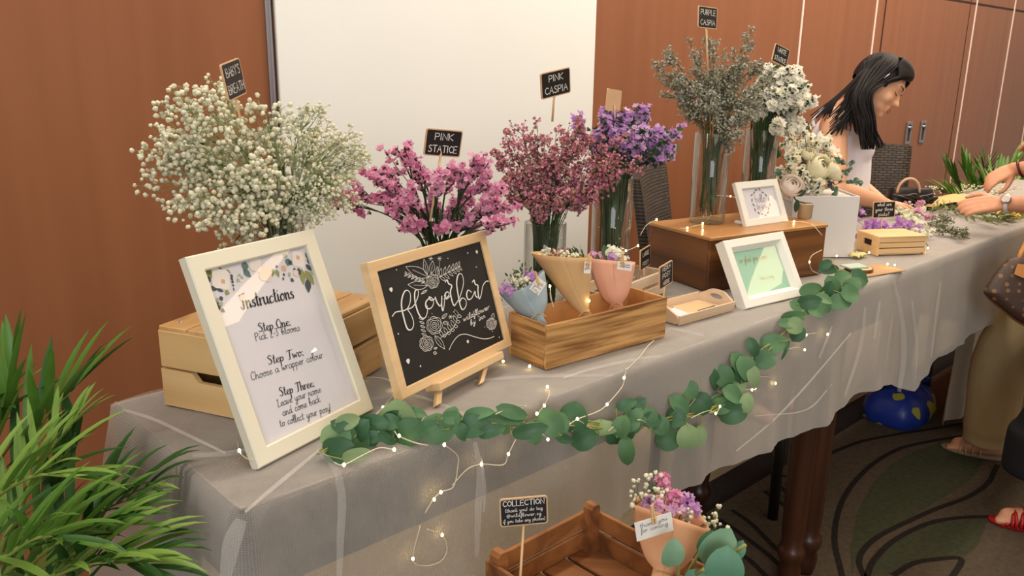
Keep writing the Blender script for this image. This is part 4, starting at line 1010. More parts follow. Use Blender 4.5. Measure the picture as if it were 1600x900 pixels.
# ---- pink statice
def statice(name, label, V, tips, stem_m, cols, fr, dense, seed_sp=.02, f_off=.0, wing=.0028, dome=False):
    r = bouquet(name, label, V)
    for i, tp in enumerate(tips):
        x, y = tp[:2]; df = tp[2] if len(tp) > 2 else rng.uniform(-.06, .06)
        f0 = fwd(V[0] + A(0, 0, .3)) + df + f_off; tip = D(x, y, f0); p = stem_path(V, tip); b = MB(); bl = MB()
        b.tube(p, [wing * .7, wing, wing * .7], 5, flat=.35); base = p[-1]; d0 = nrm(p[-1] - p[-4])
        ends = [(p[int(len(p) * .80)], p[-1])]
        for k in range(3 if not dome else 2):
            s0 = p[int(len(p) * rng.uniform(.66, .9))]; e = tip + unit() * seed_sp * A(1.3, 1.3, .9) + d0 * .004; q = cr([s0, (s0 + e) / 2 + unit() * .004, e], 4)
            b.tube(q, [wing * .8, wing * .5], 5, flat=.35); ends.append((q[2], e))
        for (s0, e) in ends:
            dd = nrm(e - s0); side = nrm(np.cross(dd, unit())); 
            for m in range(dense):
                t = rng.uniform(.25, 1.05); c = s0 + (e - s0) * t + side * .004 + unit() * (.0065 if not dome else .008); dv = nrm(dd * .6 + unit() * .7 + K * .3)
                if m % (3 if not dome else 6) == 0: speck(b, c - dv * .004, dv, fr * .6, 0)
                cup(bl, c, dv, fr * rng.uniform(.8, 1.2), int(rng.choice(len(cols))))
        if not dome and rng.rand() < .7: add_leaf(b, p[int(len(p) * .6)], d0 + unit() * .6, unit(), .04, .008)
        sp = b.build('sprig', [stem_m], r, smooth=False); bl.build('blossoms', cols, sp, smooth=False)
    return r
pk = [pbr('statice_pink_%d' % i, c, .75, trans=.42) for i, c in enumerate(((240, 180, 208), (234, 156, 194), (244, 192, 212), (222, 140, 178)))]
statice('pink_statice', 'loose bunch of bright pink statice with flat green stems rising behind the chalkboard', V_ps,
        [(533,318),(556,300),(578,272),(600,262),(590,300),(622,235),(645,245),(640,300),(612,318),(655,262),(680,268),(700,275),(672,300),(720,262),(748,262),(760,285),(775,300),(790,320),(765,330),(742,345),(716,312),(690,330),(700,352),(655,335),(662,362),(636,345),(735,302),(782,345),(752,258),(715,340),(610,290)],
        m_stemd, pk, .0062, 15, .018, 0, .0032)
sign('blackboard stick sign reading PINK STATICE in the bright pink flowers', A(.962, 1.219, 1.150), -12.3, -5.9, -5.8, .075, .05, [C_('PINK', .50, .24), C_('STATICE', .78, .25)], D(672, 346, 1.52))
# ---- purple statice
pu = [pbr('statice_purple_%d' % i, c, .75, trans=.42) for i, c in enumerate(((224, 186, 230), (214, 168, 222), (232, 200, 236), (200, 148, 210)))]
tp = []
for k in range(34):
    a = rng.rand() * 6.28; q = rng.rand() ** .5; tp.append((985 + 62 * q * math.cos(a), 216 + 38 * q * math.sin(a) + 10 * q * math.cos(a), -.06 + .10 * q))
tp += [(1060, 212), (1052, 236), (1030, 250), (938, 180), (955, 172), (1010, 178), (905, 195), (915, 215)]
statice('purple_statice', 'domed bunch of lavender purple statice in the tall vase', V_pu, tp, m_stemd, pu + [m_stemg], .0072, 17, .018, 0, .0026, True)
sign('blackboard stick sign turned away, bare wood back showing above the purple flowers', D(958.7, 157, 1.93), 180 + 8, 0, 6, .062, .05, [C_('PURPLE', .7, .22), C_('STATICE', .75, .22)], D(961, 200, 1.95))
# ---- white statice
ws = [pbr('statice_white_%d' % i, c, .75, trans=.42) for i, c in enumerate(((252, 249, 238), (250, 246, 228), (254, 251, 242)))]
tp = []
for k in range(26):
    a = rng.rand() * 6.28; q = rng.rand() ** .5; tp.append((1216 + 44 * q * math.cos(a), 152 + 42 * q * math.sin(a), -.05 + .08 * q))
tp += [(1258, 160), (1250, 190), (1232, 112), (1200, 112), (1190, 160), (1215, 200), (1240, 205)]
statice('white_statice', 'round bunch of papery white statice in the vase behind the small frame', V_ws, tp, m_stemd, ws + ws + ws + [m_stemg], .0090, 21, .017, 0, .0026, True)
sign('blackboard stick sign reading WHITE STATICE leaning over the white flowers', D(1219.6, 86.8, 2.25), -10, 4, -17, .062, .049, [C_('WHITE', .6, .24, .0014), C_('STATICE', .78, .24, .0014)], D(1212, 150, 2.28))

# ---- caspia
def caspia(name, label, V, tips, cols, colw, fr, nbr, nsp, stem_m, R0, upright=.4, f_jit=.07, feather=False):
    r = bouquet(name, label, V)
    for x, y, R_ in tips:
        f0 = fwd(V[0] + A(0, 0, .3)) + rng.uniform(-f_jit, f_jit); tip = D(x, y, f0); rad = R_ / FPX * f0; p = stem_path(V, tip); b = MB(); bl = MB()
        b.tube(p, [.0013, .0009, .0005], 5); d0 = nrm(p[-1] - p[-5])
        for k in range(nbr):
            t = rng.uniform(.62, 1.0); q0 = p[min(len(p) - 1, int(t * (len(p) - 1)))]
            e = q0 + nrm(d0 * (upright + .5 * rng.rand()) + unit() * .8) * rad * rng.uniform(.6, 1.2)
            q = cr([q0, (q0 + e) / 2 + d0 * .004 + unit() * .003, e], 4); b.tube(q, [.0006, .0003], 4)
            for m in range(nsp):
                tt = rng.uniform(.3, 1.0); c = q[int(tt * (len(q) - 1))]; dv = nrm((e - q0) / (np.linalg.norm(e - q0) + 1e-6) * .7 + unit())
                e2 = c + dv * rng.uniform(.004, .010)
                b.tube([c, e2], .0003, 3, cap=False)
                speck(bl, e2, dv, fr * rng.uniform(.75, 1.25), int(rng.choice(len(cols), p=colw)))
        sp = b.build('sprig', [stem_m], r); bl.build('blossoms', cols, sp, smooth=False)
    return r
pcs = [pbr('caspia_pink_%d' % i, c, .75, trans=.38) for i, c in enumerate(((224, 154, 172), (196, 124, 138), (234, 172, 184), (178, 132, 116), (188, 158, 132)))]
caspia('pink_caspia', 'twiggy bunch of dusky pink caspia in the vase behind the flamed planter', V_pc,
       [(795,215,22),(815,200,24),(785,250,22),(775,285,18),(840,195,24),(870,200,24),(850,235,28),(815,245,26),(830,280,26),(870,270,28),(800,285,22),(900,230,26),(905,270,26),(935,215,24),(940,260,28),(965,245,24),(960,285,24),(985,270,22),(930,300,22),(880,310,22),(845,315,18),(1000,250,18),(915,185,18),(975,215,20),(770,232,14),(860,255,26),(890,195,22),(895,300,22)],
       pcs, (.34, .24, .16, .14, .12), .0034, 15, 12, m_stemd, 0, .6, .06)
sign('blackboard stick sign reading PINK CASPIA high above the dusky pink flowers', A(1.187, 1.152, 1.258), -4.1, -5.7, 10.2, .075, .05, [C_('PINK', .48, .24), C_('CASPIA', .78, .26)], D(863, 190, 1.63))
puc = [pbr('caspia_grey_%d' % i, c, .8, trans=.38) for i, c in enumerate(((196, 194, 174), (176, 174, 150), (210, 202, 196), (148, 154, 124)))]
caspia('grey_caspia', 'feathery grey mauve caspia fanning out of the tall vase', V_tall,
       [(1030,105,22),(1050,85,24),(1080,70,24),(1060,120,26),(1090,105,26),(1115,75,24),(1100,135,28),(1070,150,24),(1130,110,26),(1150,85,24),(1168,60,20),(1178,48,16),(1140,140,28),(1165,115,26),(1185,105,22),(1190,140,24),(1150,165,26),(1115,170,26),(1085,180,20),(1180,165,20),(1206,120,16),(1045,145,18),(1160,190,18),(1125,195,20),(1020,100,14),(1105,55,16),(1150,212,14),(1142,232,12),(1168,178,16),(1100,110,26),(1120,140,26),(1095,150,26),(1145,125,26),(1075,125,24),(1110,160,24),(1130,90,22)],
       puc, (.36, .28, .2, .16), .0029, 15, 14, m_stemk, 0, .9, .07)
sign('blackboard stick sign reading PURPLE CASPIA above the grey feathery flowers', A(1.776, 1.218, 1.408), -2, 3.5, -1.5, .0745, .0505, [C_('PURPLE', .78, .24, .0015), C_('CASPIA', .78, .24, .0015)], D(1106, 120, 2.03))

# bundles of green stalks standing in the vases
def stalks(root, V, n, top, r0, mat):
    b = MB(); c, rad, h = V
    for k in range(n):
        a = rng.rand() * 6.28; q = rad * .72 * rng.rand() ** .5; p0 = c + A(q * .75 * math.cos(a + .6), q * .75 * math.sin(a + .6), .018 + .03 * rng.rand()); p1 = c + A(q * math.cos(a), q * math.sin(a), h); p2 = p1 + A(math.cos(a), math.sin(a), 0) * q * 1.1 + K * top * (.6 + .4 * rng.rand())
        b.tube(cr([p0, p1, p2], 4), [r0, r0 * .9, r0 * .5], 5)
        if k % 3 == 0: add_leaf(b, p0 + (p1 - p0) * rng.uniform(.5, .95), (p1 - p0) + unit() * .05, unit(), .05, .008)
    b.build('stalks', mat, root)
m_stalk = pbr('stalk_green', (54, 82, 42), .6, noise=(40, .2))
for nm_, V_, n_, top_ in (('pink_caspia', V_pc, 46, .07), ('purple_statice', V_pu, 46, .05), ('white_statice', V_ws, 34, .04), ('pink_statice', V_ps, 24, .08), ('grey_caspia', V_tall, 16, .05)):
    stalks(bpy.data.objects[nm_], V_, n_, top_, .0017, m_stalk)

# ---- the two little price signs standing in the slatted crate, and others
sign('nearly edge-on blackboard sign by the tall vase, the left one in the slatted crate', A(1.59, 1.222, .839) * .0 + D(1007.8, 402.5, 1.985), 19.4, 2.1, 0.9, .073, .05, [C_('LARGE', .6, .2, .0013), C_('POSY', .6, .2, .0013)], D(1005.5, 462, 1.95) * A(1, 1, 0) + A(0, 0, TT + .002), .0017)
sign('blackboard sign on a stick in front of the dark box, by the tray', D(1040, 429.5, 1.86), 16, 2.3, 1.3, .079, .053, [C_('MEDIUM', .66, .2, .0013), C_('POSY', .6, .2, .0013), C_('HERE', .5, .16, .0012)], D(1036.5, 478, 1.84) * A(1, 1, 0) + A(0, 0, TT + .002), .0017)
sign('small blackboard sign standing behind the mini crate at the loose stems', D(1381, 327.5, 2.56), -33, 4.2, 1.6, .0755, .0505, [('what are', .62, .11, LOW, .0012), ('your three', .78, .11, LOW, .0012), ('picks?', .5, .11, LOW, .0012)], D(1376, 366, 2.56) * A(1, 1, 0) + A(0, 0, TT + .002), .0016)

# ---- wrapped posies
m_twine = pbr('twine', (196, 156, 100), .8)
m_peg = pbr('tiny_peg', (222, 182, 132), .55)
m_tag = pbr('tag_white', (240, 234, 226), .8)
def paper_mat(n, c): return pbr(n, c, .75, noise=(12, .05), bump=(30, .10), trans=.15)
def posy(label, foot, waist, rim, Rw, col, facing, prof_top, fl, name='wrapped_posy', seed=0, tagp=None, flare=.5):
    """paper cone from foot (pinched by twine at waist) to rim; prof_top(a) raises or lowers the edge"""
    foot, waist, rim = A(*foot), A(*waist), A(*rim); r = thing(name, label, 'wrapped flowers', tuple(foot))
    ax = nrm(rim - foot); fc = A(*facing); u_ = nrm(np.cross(ax, fc)); w_ = np.cross(ax, u_)      # w_ points away from the viewer
    b = MB(); n = 40; P = []; rr = np.random.RandomState(seed)
    cre = [rr.uniform(-.06, .06) for _ in range(n + 1)]
    for s_ in np.linspace(0, 1, 13):
        row = []
        for k in range(n + 1):
            a = 2 * PI * (k / n) * 1.06 - PI / 2 - .3; ov = 1 + .05 * (k / n)
            if s_ < .15: c = foot + (waist - foot) * s_ / .15; R_ = Rw * (.16 + .13 * (1 - s_ / .15))
            else: t = (s_ - .15) / .85; c = waist + (rim - waist) * t; R_ = Rw * (.16 + .84 * t ** flare)
            top = prof_top(a) * max(0, (s_ - .35) / .65); R2 = R_ * ov * (1 + cre[k % n] * (.7 - .5 * s_))
            row.append(c + ax * top + R2 * (math.cos(a) * u_ + .62 * math.sin(a) * w_))
        P.append(row)
    b.grid(P); o = b.build('wrapper', col, r, smooth=True); md = o.modifiers.new('solid', 'SOLIDIFY'); md.thickness = .0006
    b = MB(); b.tube([waist + Rw * .20 * (math.cos(a) * u_ + .8 * math.sin(a) * w_) + ax * .0015 * math.sin(3 * a) for a in np.linspace(0, 2 * PI, 20)], .0012, 5)
    for sg in (-1, 1): b.tube(cr([waist - w_ * Rw * .17, waist - w_ * (Rw * .2 + .006) + u_ * sg * .010 - ax * .004, waist - w_ * (Rw * .2 + .006) + u_ * sg * .016 - ax * .014], 4), .0009, 5)
    b.build('twine', m_twine, r)
    for kind, pts in fl.items():
        b = MB(); bl = MB()
        for (x, y, z, s_) in pts:
            e = rim + u_ * x * Rw + w_ * y * Rw + ax * z; s0 = waist + ax * .02
            b.tube(cr([s0, s0 * .5 + e * .5 + ax * .004, e], 4), [.0009, .0006], 5)
            if kind == 'gyp':
                for m in range(11):
                    q = e + ax * .006 + unit() * s_; b.tube([e - ax * s_, q], .0003, 3, cap=False); puff(bl, q, rng.uniform(.0022, .0034))
            elif kind in ('purple', 'pink', 'white', 'mauve'):
                for m in range(22): dv = nrm(unit() + ax * .6 - w_ * .2); cup(bl, e + dv * s_ * rng.uniform(.3, 1), dv, .0046, m % 2)
            elif kind == 'twig':
                for m in range(8):
                    q = e + unit() * s_ * .5 + ax * s_ * (rng.rand() - .6); add_leaf(b, q, ax + unit() * .8, unit(), .011, .004)
            elif kind == 'leaf': add_leaf(b, e - ax * s_, ax + unit() * .2, -w_, s_ * 2, s_ * .9, 0, .2, .1)
            elif kind == 'caspia':
                for m in range(18): q = e + unit() * s_; speck(bl, q, unit(), .0026, m % 2)
        cols = {'gyp': [m_puff], 'purple': [pu[0], pu[1]], 'pink': [pk[0], pk[1]], 'white': [ws[0], ws[1]], 'mauve': [pu[2], pk[2]], 'caspia': [pcs[3], pcs[1]], 'twig': [m_stemg], 'leaf': [m_stemg]}[kind]
        st = b.build({'gyp': 'filler_sprig', 'purple': 'purple_sprig', 'pink': 'pink_sprig', 'white': 'white_sprig', 'mauve': 'mauve_sprig', 'caspia': 'twig', 'twig': 'leafy_twig', 'leaf': 'leaf'}[kind], m_stemg, r, smooth=False)
        if bl.v: bl.build('blossoms', cols, st, smooth=(kind == 'gyp'))
    if tagp:
        c, tw, th, yaw, roll, txt, pg = tagp; pl = Plane(c, yaw, 8, roll)
        b = MB(); b.box(pl(0, 0, 0), (tw, th, .0006), pl.R, .0001); tg = b.build('gift_tag', m_tag, r, smooth=False)
        b = MB()
        for i, t_ in enumerate(txt): write(b, pl, t_, 0, th * (.16 - .28 * i), tw * .74, lw=.0006, c=.0006, height=th * .11, centre=True, gap=.03)
        b.build('lettering', m_greyink, tg, smooth=False)
        b = MB()
        for sg in (-1, 1): b.box(pl(pg[0] + sg * .0014, pg[1], .0022), (.0024, .026, .0030), pl.R @ rotz(sg * .05 + pg[2]), .0004)
        b.tube([pl(pg[0] - .0035, pg[1] - .004, .004), pl(pg[0] + .0035, pg[1] - .004, .004)], .0007, 6); b.build('peg', m_peg, r, smooth=False)
    return r
VD = lambda p: nrm(CP - A(*p)) * A(1, 1, .2)
pb = PLo + PLu * .050 + PLv * .058 + K * .011
posy('blue-grey paper posy with purple and white flowers in the left end of the planter', D(846, 512, 1.525), D(840, 494, 1.53), D(818, 447, 1.56), .047, paper_mat('paper_blue', (160, 176, 182)), VD(pb),
     lambda a: .034 * max(0, math.sin(a)) ** 1 - .004 + .012 * math.cos(2 * a), {'purple': [(-.75, -.2, .0, .014), (-.55, -.35, -.012, .014), (-.7, .2, .012, .013), (.35, .2, .014, .013), (.5, -.1, .002, .012)], 'gyp': [(-.1, -.2, .004, .012), (.1, -.1, .0, .012), (-.15, .1, .012, .012), (.15, -.3, -.008, .012), (-.05, -.4, -.010, .010)], 'twig': [(-.5, .3, .034, .02), (0, .3, .040, .022), (.3, .4, .034, .02), (-.2, .5, .03, .02)]},
     seed=1, tagp=(D(840.5, 447, 1.505), .022, .027, -22, -38, ['thank', 'you', 'posy'], (-.010, .010, .9)))
pb = PLo + PLu * .150 + PLv * .055 + K * .011
posy('tall kraft paper posy with white and brown flowers in the middle of the planter', D(921, 512, 1.585), D(913, 488, 1.585), D(881, 408, 1.60), .053, paper_mat('paper_kraft', (212, 172, 122)), VD(pb),
     lambda a: .014 - .026 * math.cos(a) + .008 * math.sin(a), {'gyp': [(-.6, -.1, .020, .012), (-.35, -.25, .012, .012), (-.45, .2, .022, .012), (.25, -.1, -.004, .011), (.4, -.2, -.012, .010), (.1, -.2, .002, .010)], 'caspia': [(-.1, 0, .014, .014), (0.05, -.1, .008, .014), (.2, .1, .006, .014), (-.2, .2, .02, .014)], 'twig': [(.45, .1, .006, .018), (.6, .1, .002, .016), (.3, .3, .012, .016)]},
     seed=2, tagp=(D(918, 418, 1.535), .013, .022, -30, -6, ['thank', 'you'], (.0, .012, 0)), flare=.9)
pb = PLo + PLu * .238 + PLv * .057 + K * .011
posy('peach paper posy with white and mauve flowers in the right end of the planter', D(967, 494, 1.665), D(963, 475, 1.665), D(956, 412, 1.68), .047, paper_mat('paper_peach', (236, 178, 148)), VD(pb),
     lambda a: .008 - .012 * math.cos(a) + .006 * math.sin(a), {'mauve': [(-.75, -.1, .018, .010), (-.4, .1, .014, .012)], 'white': [(.05, -.05, .022, .016), (.3, .0, .014, .016), (.5, .0, .004, .014), (.15, .3, .022, .016)], 'purple': [(.05, -.35, .008, .007)], 'leaf': [(-.2, -.25, .024, .017), (-.55, -.3, .012, .010)], 'twig': [(-.5, .2, .016, .014)]},
     seed=3, tagp=(D(976, 416, 1.625), .034, .016, -18, -12, ['thank you', 'wildflower'], (-.008, .012, .2)), flare=.5)
# ================================================================== eucalyptus garland along the table edge
m_euc = [pbr('euc_dark', (64, 104, 70), .45, noise=(25, .12), trans=.12), pbr('euc_mid', (90, 130, 88), .5, noise=(25, .12), trans=.12), pbr('euc_light', (138, 164, 116), .55, noise=(25, .1), trans=.15)]
m_vine = pbr('euc_vine', (150, 150, 84), .6)
def round_leaf(b, c, ax, nv, L, w, mi, cup_=.12, fold=.18):
    """broad ovate leaf centred at c, long axis ax, facing nv"""
    ax = nrm(ax); nv = nrm(A(*nv) - ax * (A(*nv) @ ax)); s = np.cross(nv, ax); P = []
    for i in range(9):
        t = i / 8; ww = w / 2 * (max(1e-4, math.sin(PI * t ** .86)) ** .52); row = []
        for j in range(-3, 4):
            q = j / 3; row.append(A(*c) + ax * L * (t - .5) + s * ww * q + nv * (fold * ww * abs(q) - cup_ * L * (2 * t - 1) ** 2 + .02 * L * math.sin(6 * t) * q))
        P.append(row)
    b.grid(P, mi)
gp = [(500,708),(535,690),(580,672),(625,662),(680,668),(740,664),(800,664),(860,664),(915,662),(960,668),(1010,662),(1060,652),(1100,645),(1135,625),(1158,590),(1180,560),(1210,535),(1240,505),(1262,478),(1290,455),(1320,440),(1345,432)]
VG = []
for x, y in gp:
    q = Z(x, y, TT + .012)
    if q[1] < FY - .004: q = Yp(x, y, FY - .026)
    VG.append(q)
gar = thing('eucalyptus_garland', 'long garland of round green eucalyptus leaves trailing along the table edge', 'garland', tuple(VG[6]))
b = MB()
for k in range(4):
    off = [unit() * .006 for _ in VG]; b.tube(cr([p + o_ for p, o_ in zip(VG, off)], 5), .0014, 5)
b.build('vine', m_vine, gar)
def c6(l): return [(480 + a[0] / 2.646, 560 + a[1] / 2.646, a[2] / 2.646, a[3] / 2.646, a[4], a[5]) for a in l]
def c7(l): return [(980 + a[0] / 3, 400 + a[1] / 3, a[2] / 3, a[3] / 3, a[4], a[5]) for a in l]
leaves = c6([(125,380,140,95,5,0),(115,318,125,85,15,2),(165,262,95,60,15,2),(150,290,110,50,-30,0),(265,275,125,85,10,0),(255,325,135,50,3,0),(375,240,125,150,100,2),(430,250,90,60,20,2),(420,305,125,100,30,0),(535,290,115,135,95,1),(600,245,75,48,0,1),(450,225,80,40,-10,1),(692,280,125,85,15,0),(705,228,120,48,12,1),(850,222,125,52,-18,1),(820,250,150,45,-8,0),(920,300,140,58,12,0),(1010,268,120,85,-52,1),(1100,243,115,110,80,0),(1215,285,60,120,90,2),(1150,335,110,78,25,0),(1290,315,80,112,95,0),(1320,385,112,62,-85,1),(1345,250,85,92,90,1),(1320,190,85,42,20,0),(760,300,110,50,15,0),(1060,330,80,40,-20,0),(200,400,110,50,15,2),(330,330,80,40,-40,0)]) + \
    c7([(20,780,112,80,90,1),(120,765,85,62,0,0),(250,700,115,70,-42,1),(295,630,84,78,-60,1),(345,695,100,100,-45,0),(195,862,108,92,0,0),(288,850,110,100,95,2),(342,842,95,52,80,2),(410,580,112,52,-72,0),(455,568,115,86,-52,1),(525,508,110,80,-62,1),(558,528,112,84,-70,1),(525,600,92,56,88,2),(592,568,104,52,-82,2),(500,650,104,78,-32,1),(495,735,130,95,5,0),(430,678,75,60,30,1),(650,485,104,88,22,0),(690,410,132,82,6,1),(590,430,90,50,-70,0),(800,360,82,68,60,0),(770,316,112,46,-5,1),(782,285,102,52,5,1),(855,215,104,58,10,0),(885,255,76,62,-35,1),(865,160,104,62,10,1),(925,225,84,68,-52,1),(1000,215,94,70,0,1),(965,140,92,60,-62,1),(1010,160,74,58,20,1),(1015,100,84,66,20,1),(1085,105,84,80,-12,0),(1050,176,80,76,0,1),(950,62,94,42,4,0),(930,40,60,40,30,0),(50,700,90,50,40,0),(745,440,95,14,70,0),(150,800,80,30,60,1),(560,690,90,60,80,2)])
for i_ in range(34):
    t_ = rng.uniform(0, len(gp) - 1.01); k_ = int(t_); q_ = A(*gp[k_]) + (A(*gp[k_ + 1]) - A(*gp[k_])) * (t_ - k_) + rng.randn(2) * A(7, 9); s_ = 1 - .25 * t_ / len(gp)
    leaves.append((q_[0], q_[1], rng.uniform(30, 42) * s_, rng.uniform(20, 32) * s_, rng.uniform(-90, 90), int(rng.choice([0, 0, 1, 1, 2]))))
NS = 20; groups = [[] for _ in range(NS)]
for lf in leaves:
    best = min(range(len(VG)), key=lambda i: (gp[i][0] - lf[0]) ** 2 + (gp[i][1] - lf[1]) ** 2)
    groups[min(NS - 1, int(best * NS / len(VG)))].append((lf, best))
for g in groups:
    if not g: continue
    b = MB(); bl = MB()
    for (x, y, L, w, ang, sh), bi in g:
        f0 = fwd(VG[bi]) - .012 - .022 * rng.rand(); c = D(x, y, f0); sc = f0 / FPX * 1.16; a = math.radians(ang)
        if c[2] < TT + .012 and c[1] > FY - .01: c = Z(x, y, TT + .016)
        ax = RR * math.cos(a) + UU * math.sin(a) + FF * rng.uniform(-.25, .25); nv = -FF + .28 * rng.randn() * RR + (.25 + .2 * rng.randn()) * UU
        round_leaf(bl, c, ax, nv, L * sc, w * sc, sh)
        near = min(VG, key=lambda p: np.linalg.norm(p - c)); e = c - nrm(ax) * L * sc * .46 * (1 if np.linalg.norm(c - ax * L * sc * .4 - near) < np.linalg.norm(c + ax * L * sc * .4 - near) else -1)
        b.tube(cr([near, (near + e) / 2 + unit() * .004, e], 3), .0010, 5)
    st = b.build('sprig', m_vine, gar); o = bl.build('leaves', m_euc, st)

# ================================================================== copper wire fairy lights
m_wire = pbr('copper_wire', (232, 220, 194), .4, .2)
m_bulb = pbr('led_glow', (255, 240, 190), .4, emit=((255, 226, 150), 26))
fl = thing('fairy_lights', 'thin wire string of glowing warm fairy lights winding over the table', 'string lights', tuple(VG[4] + A(0, 0, .01)))
def surf(x, y, up=.006):
    q = Z(x, y, TT + up)
    return q if q[1] > FY else Yp(x, y, FY - .024)
def sgar(x, y): 
    q = surf(x, y); return q + nrm(CP - q) * .03
def L6(l): return [(480 + x / 2.646, 560 + y / 2.646) for x, y in l]
def L7(l): return [(980 + x / 3, 400 + y / 3) for x, y in l]
def L7b(l): return [(760 + x / 3.6, 350 + y / 3.6) for x, y in l]
def L8(l): return [(1120 + x / 3.75, 260 + y / 3.75) for x, y in l]
wires = [([sgar(*p) for p in L6([(190,330),(253,262),(313,203),(352,160),(425,122)])]), ([surf(*p) for p in L6([(222,78),(300,80),(345,95),(356,120),(352,165)])]),
  ([sgar(*p) for p in L6([(110,430),(152,440),(240,395),(300,370),(360,378)])]), ([sgar(*p) for p in L6([(360,300),(380,322),(450,350),(500,360)])]),
  ([surf(*p, .004) for p in L6([(567,357),(620,400),(622,450),(605,530),(553,553),(520,585),(487,640)])]), ([surf(*p, .004) for p in L6([(600,525),(660,460),(720,438),(810,440),(832,395),(862,335)])]),
  ([surf(*p, .004) for p in L6([(467,690),(437,828),(480,858),(550,840),(578,790),(560,735),(495,705)])]), ([sgar(*p) for p in L6([(780,230),(850,200),(905,198)])]), ([surf(*p) for p in L6([(945,240),(978,195),(1000,150),(993,118)])]),
  ([sgar(*p) for p in L6([(1060,290),(1117,252),(1200,220),(1240,190),(1300,120),(1312,80),(1320,40)])]), ([sgar(*p) for p in L6([(1117,252),(1160,280),(1200,312)])]), ([sgar(*p) for p in L6([(1245,300),(1290,268),(1380,255)])]), ([sgar(*p) for p in L6([(940,318),(975,315),(995,335)])]),
  ([surf(*p) for p in L7([(0,530),(60,470),(90,430),(125,395)])]), ([sgar(*p) for p in L7([(300,760),(350,735),(390,725),(415,738),(437,705)])]), ([sgar(*p) for p in L7([(0,775),(60,768),(100,790)])]), ([surf(*p, .004) for p in L7([(620,565),(670,570),(695,597)])]), ([surf(*p, .004) for p in L7([(760,435),(800,428),(832,440)])]), ([surf(*p, .004) for p in L7([(810,400),(840,370),(890,360)])]), ([sgar(*p) for p in L7([(540,628),(590,625),(605,640)])])]
def onb(x, y, up=.004): return Z(x, y, BT + up)
wires += [[onb(*p) for p in L8([(-10,170),(80,176),(130,190)])], [onb(*p) for p in L8([(380,322),(452,322),(530,330),(565,345)])] + [Z(*L8([(618,405)])[0], BT - .02)],
          [Yp(*p, .955) for p in L8([(615,490),(560,520),(543,560),(560,610),(600,630)])], [Z(*p, TT + .01) for p in L8([(675,492),(710,490),(765,440),(768,410)])], [D(*p, 1.9) for p in L7b([(450,230),(600,190),(785,150),(853,122)])],
          [PLo + PLu * .09 + PLv * .045 + K * .016, PLo + PLu * .13 + PLv * .035 + K * .02, PLo + PLu * .175 + PLv * .035 + K * .022, D(*L7b([(560,490)])[0], 1.6), D(*L7b([(577,432)])[0], 1.58)], [D(*p, 1.56) for p in L7b([(357,350),(365,420),(378,470)])], [D(*p, 1.98) for p in ((1000,368),(1010,352),(1026,343))],
          [onb(1063, 357), onb(1074, 356), onb(1098, 349), onb(1112, 335)], [Z(x, y, TT + .012) for x, y in ((372,690),(374,705),(385,716),(400,719))]]
for i, w_ in enumerate(wires):
    b = MB(); b.tube(cr(w_, 6), .0009, 5); b.build('wire', m_wire, fl)
bulbs = [sgar(*p) for p in L6([(425,122),(313,203),(253,260),(380,320),(360,377),(152,440),(567,357),(597,215),(798,292),(778,228),(950,228),(1117,250),(1200,312),(1240,190),(1290,268),(995,335),(1310,80)])]
bulbs += [surf(*p, .005) for p in L6([(222,78),(355,118),(553,553),(525,583),(558,730),(437,828),(720,438),(832,395),(980,195),(993,118),(810,12),(920,32)])]
bulbs += [sgar(*p) for p in L7([(265,770),(160,830),(150,815),(415,738),(435,705),(600,620),(585,627),(942,48),(970,105)])] + [surf(*p, .005) for p in L7([(695,597),(695,500),(832,440),(840,370),(940,367)])]
bulbs += [onb(*p) for p in L8([(80,175),(452,322)])] + [Yp(*L8([(543,560)])[0], .953)] + [Z(*p, TT + .012) for p in L8([(675,492),(710,490),(703,525),(765,410),(765,440),(1207,455),(1237,478),(1000,572),(1043,577),(893,505),(870,430)])]
bulbs += [D(*p, 1.9) for p in L7b([(785,150),(853,122)])] + [D(*L7b([(577,432)])[0], 1.575), D(*L7b([(357,350)])[0], 1.555)] + [D(1026, 343, 1.98), onb(1074, 356), onb(1098, 349), onb(1098, 360), Z(374, 704, TT + .014)]
b0 = None
for i, p in enumerate(bulbs):
    b = MB(); b.ell(p, (.0021, .0021, .0027), seg=8, rings=6); b.build('bulb', m_bulb, fl)

# ================================================================== wooden crate with collected posies, low in front of the table
m_oldwood = wood('old_crate_wood', (104, 62, 32), (160, 104, 58), rotz=math.radians(42), rough=.6, knots=True, scale=.6)
m_oldwood2 = wood('old_crate_wood_b', (104, 62, 32), (158, 102, 56), rotz=math.radians(-48), rough=.6, knots=True, scale=.6)
kb = Yp(922, 850, .80); kl = Yp(757, 930, .62)
o = A(.655, .470, .560); u, v, R = A(1, 0, 0), A(0, 1, 0), np.eye(3); w, d = .216, .276
r = thing('old_fruit_crate', 'reddish brown slatted wooden crate in front of the table for collected posies', 'crate', tuple(o + u * w / 2 + v * d / 2))
for k in range(4): plank('bottom_slat', (w * (k + .5) / 4, d / 2, .011), (w / 4 - .006, d, .007), m_oldwood2 if k % 2 else m_oldwood2, r)
for y in (.003, d - .003):
    for z in (.030, .064): plank('side_slat', (w / 2, y, z), (w, .006, .030), m_oldwood, r)
for x in (.003, w - .003):
    for z in (.030, .064): plank('end_slat', (x, d / 2, z), (.006, d - .012, .030), m_oldwood2, r)
for x in (.0135, w - .0135):
    for y in (.0135, d - .0135):
        b = MB(); P4 = [(-.009, 0), (.009, 0), (.009, .088), (.005, .094), (-.005, .094), (-.009, .088)]
        b.prism(P4, o + A(x, y - .009, -.0), A(1, 0, 0), A(0, 0, 1), A(0, 1, 0), .018); b.build('corner_post', m_oldwood, r, smooth=False)
so = A(.763, .608, FZ)
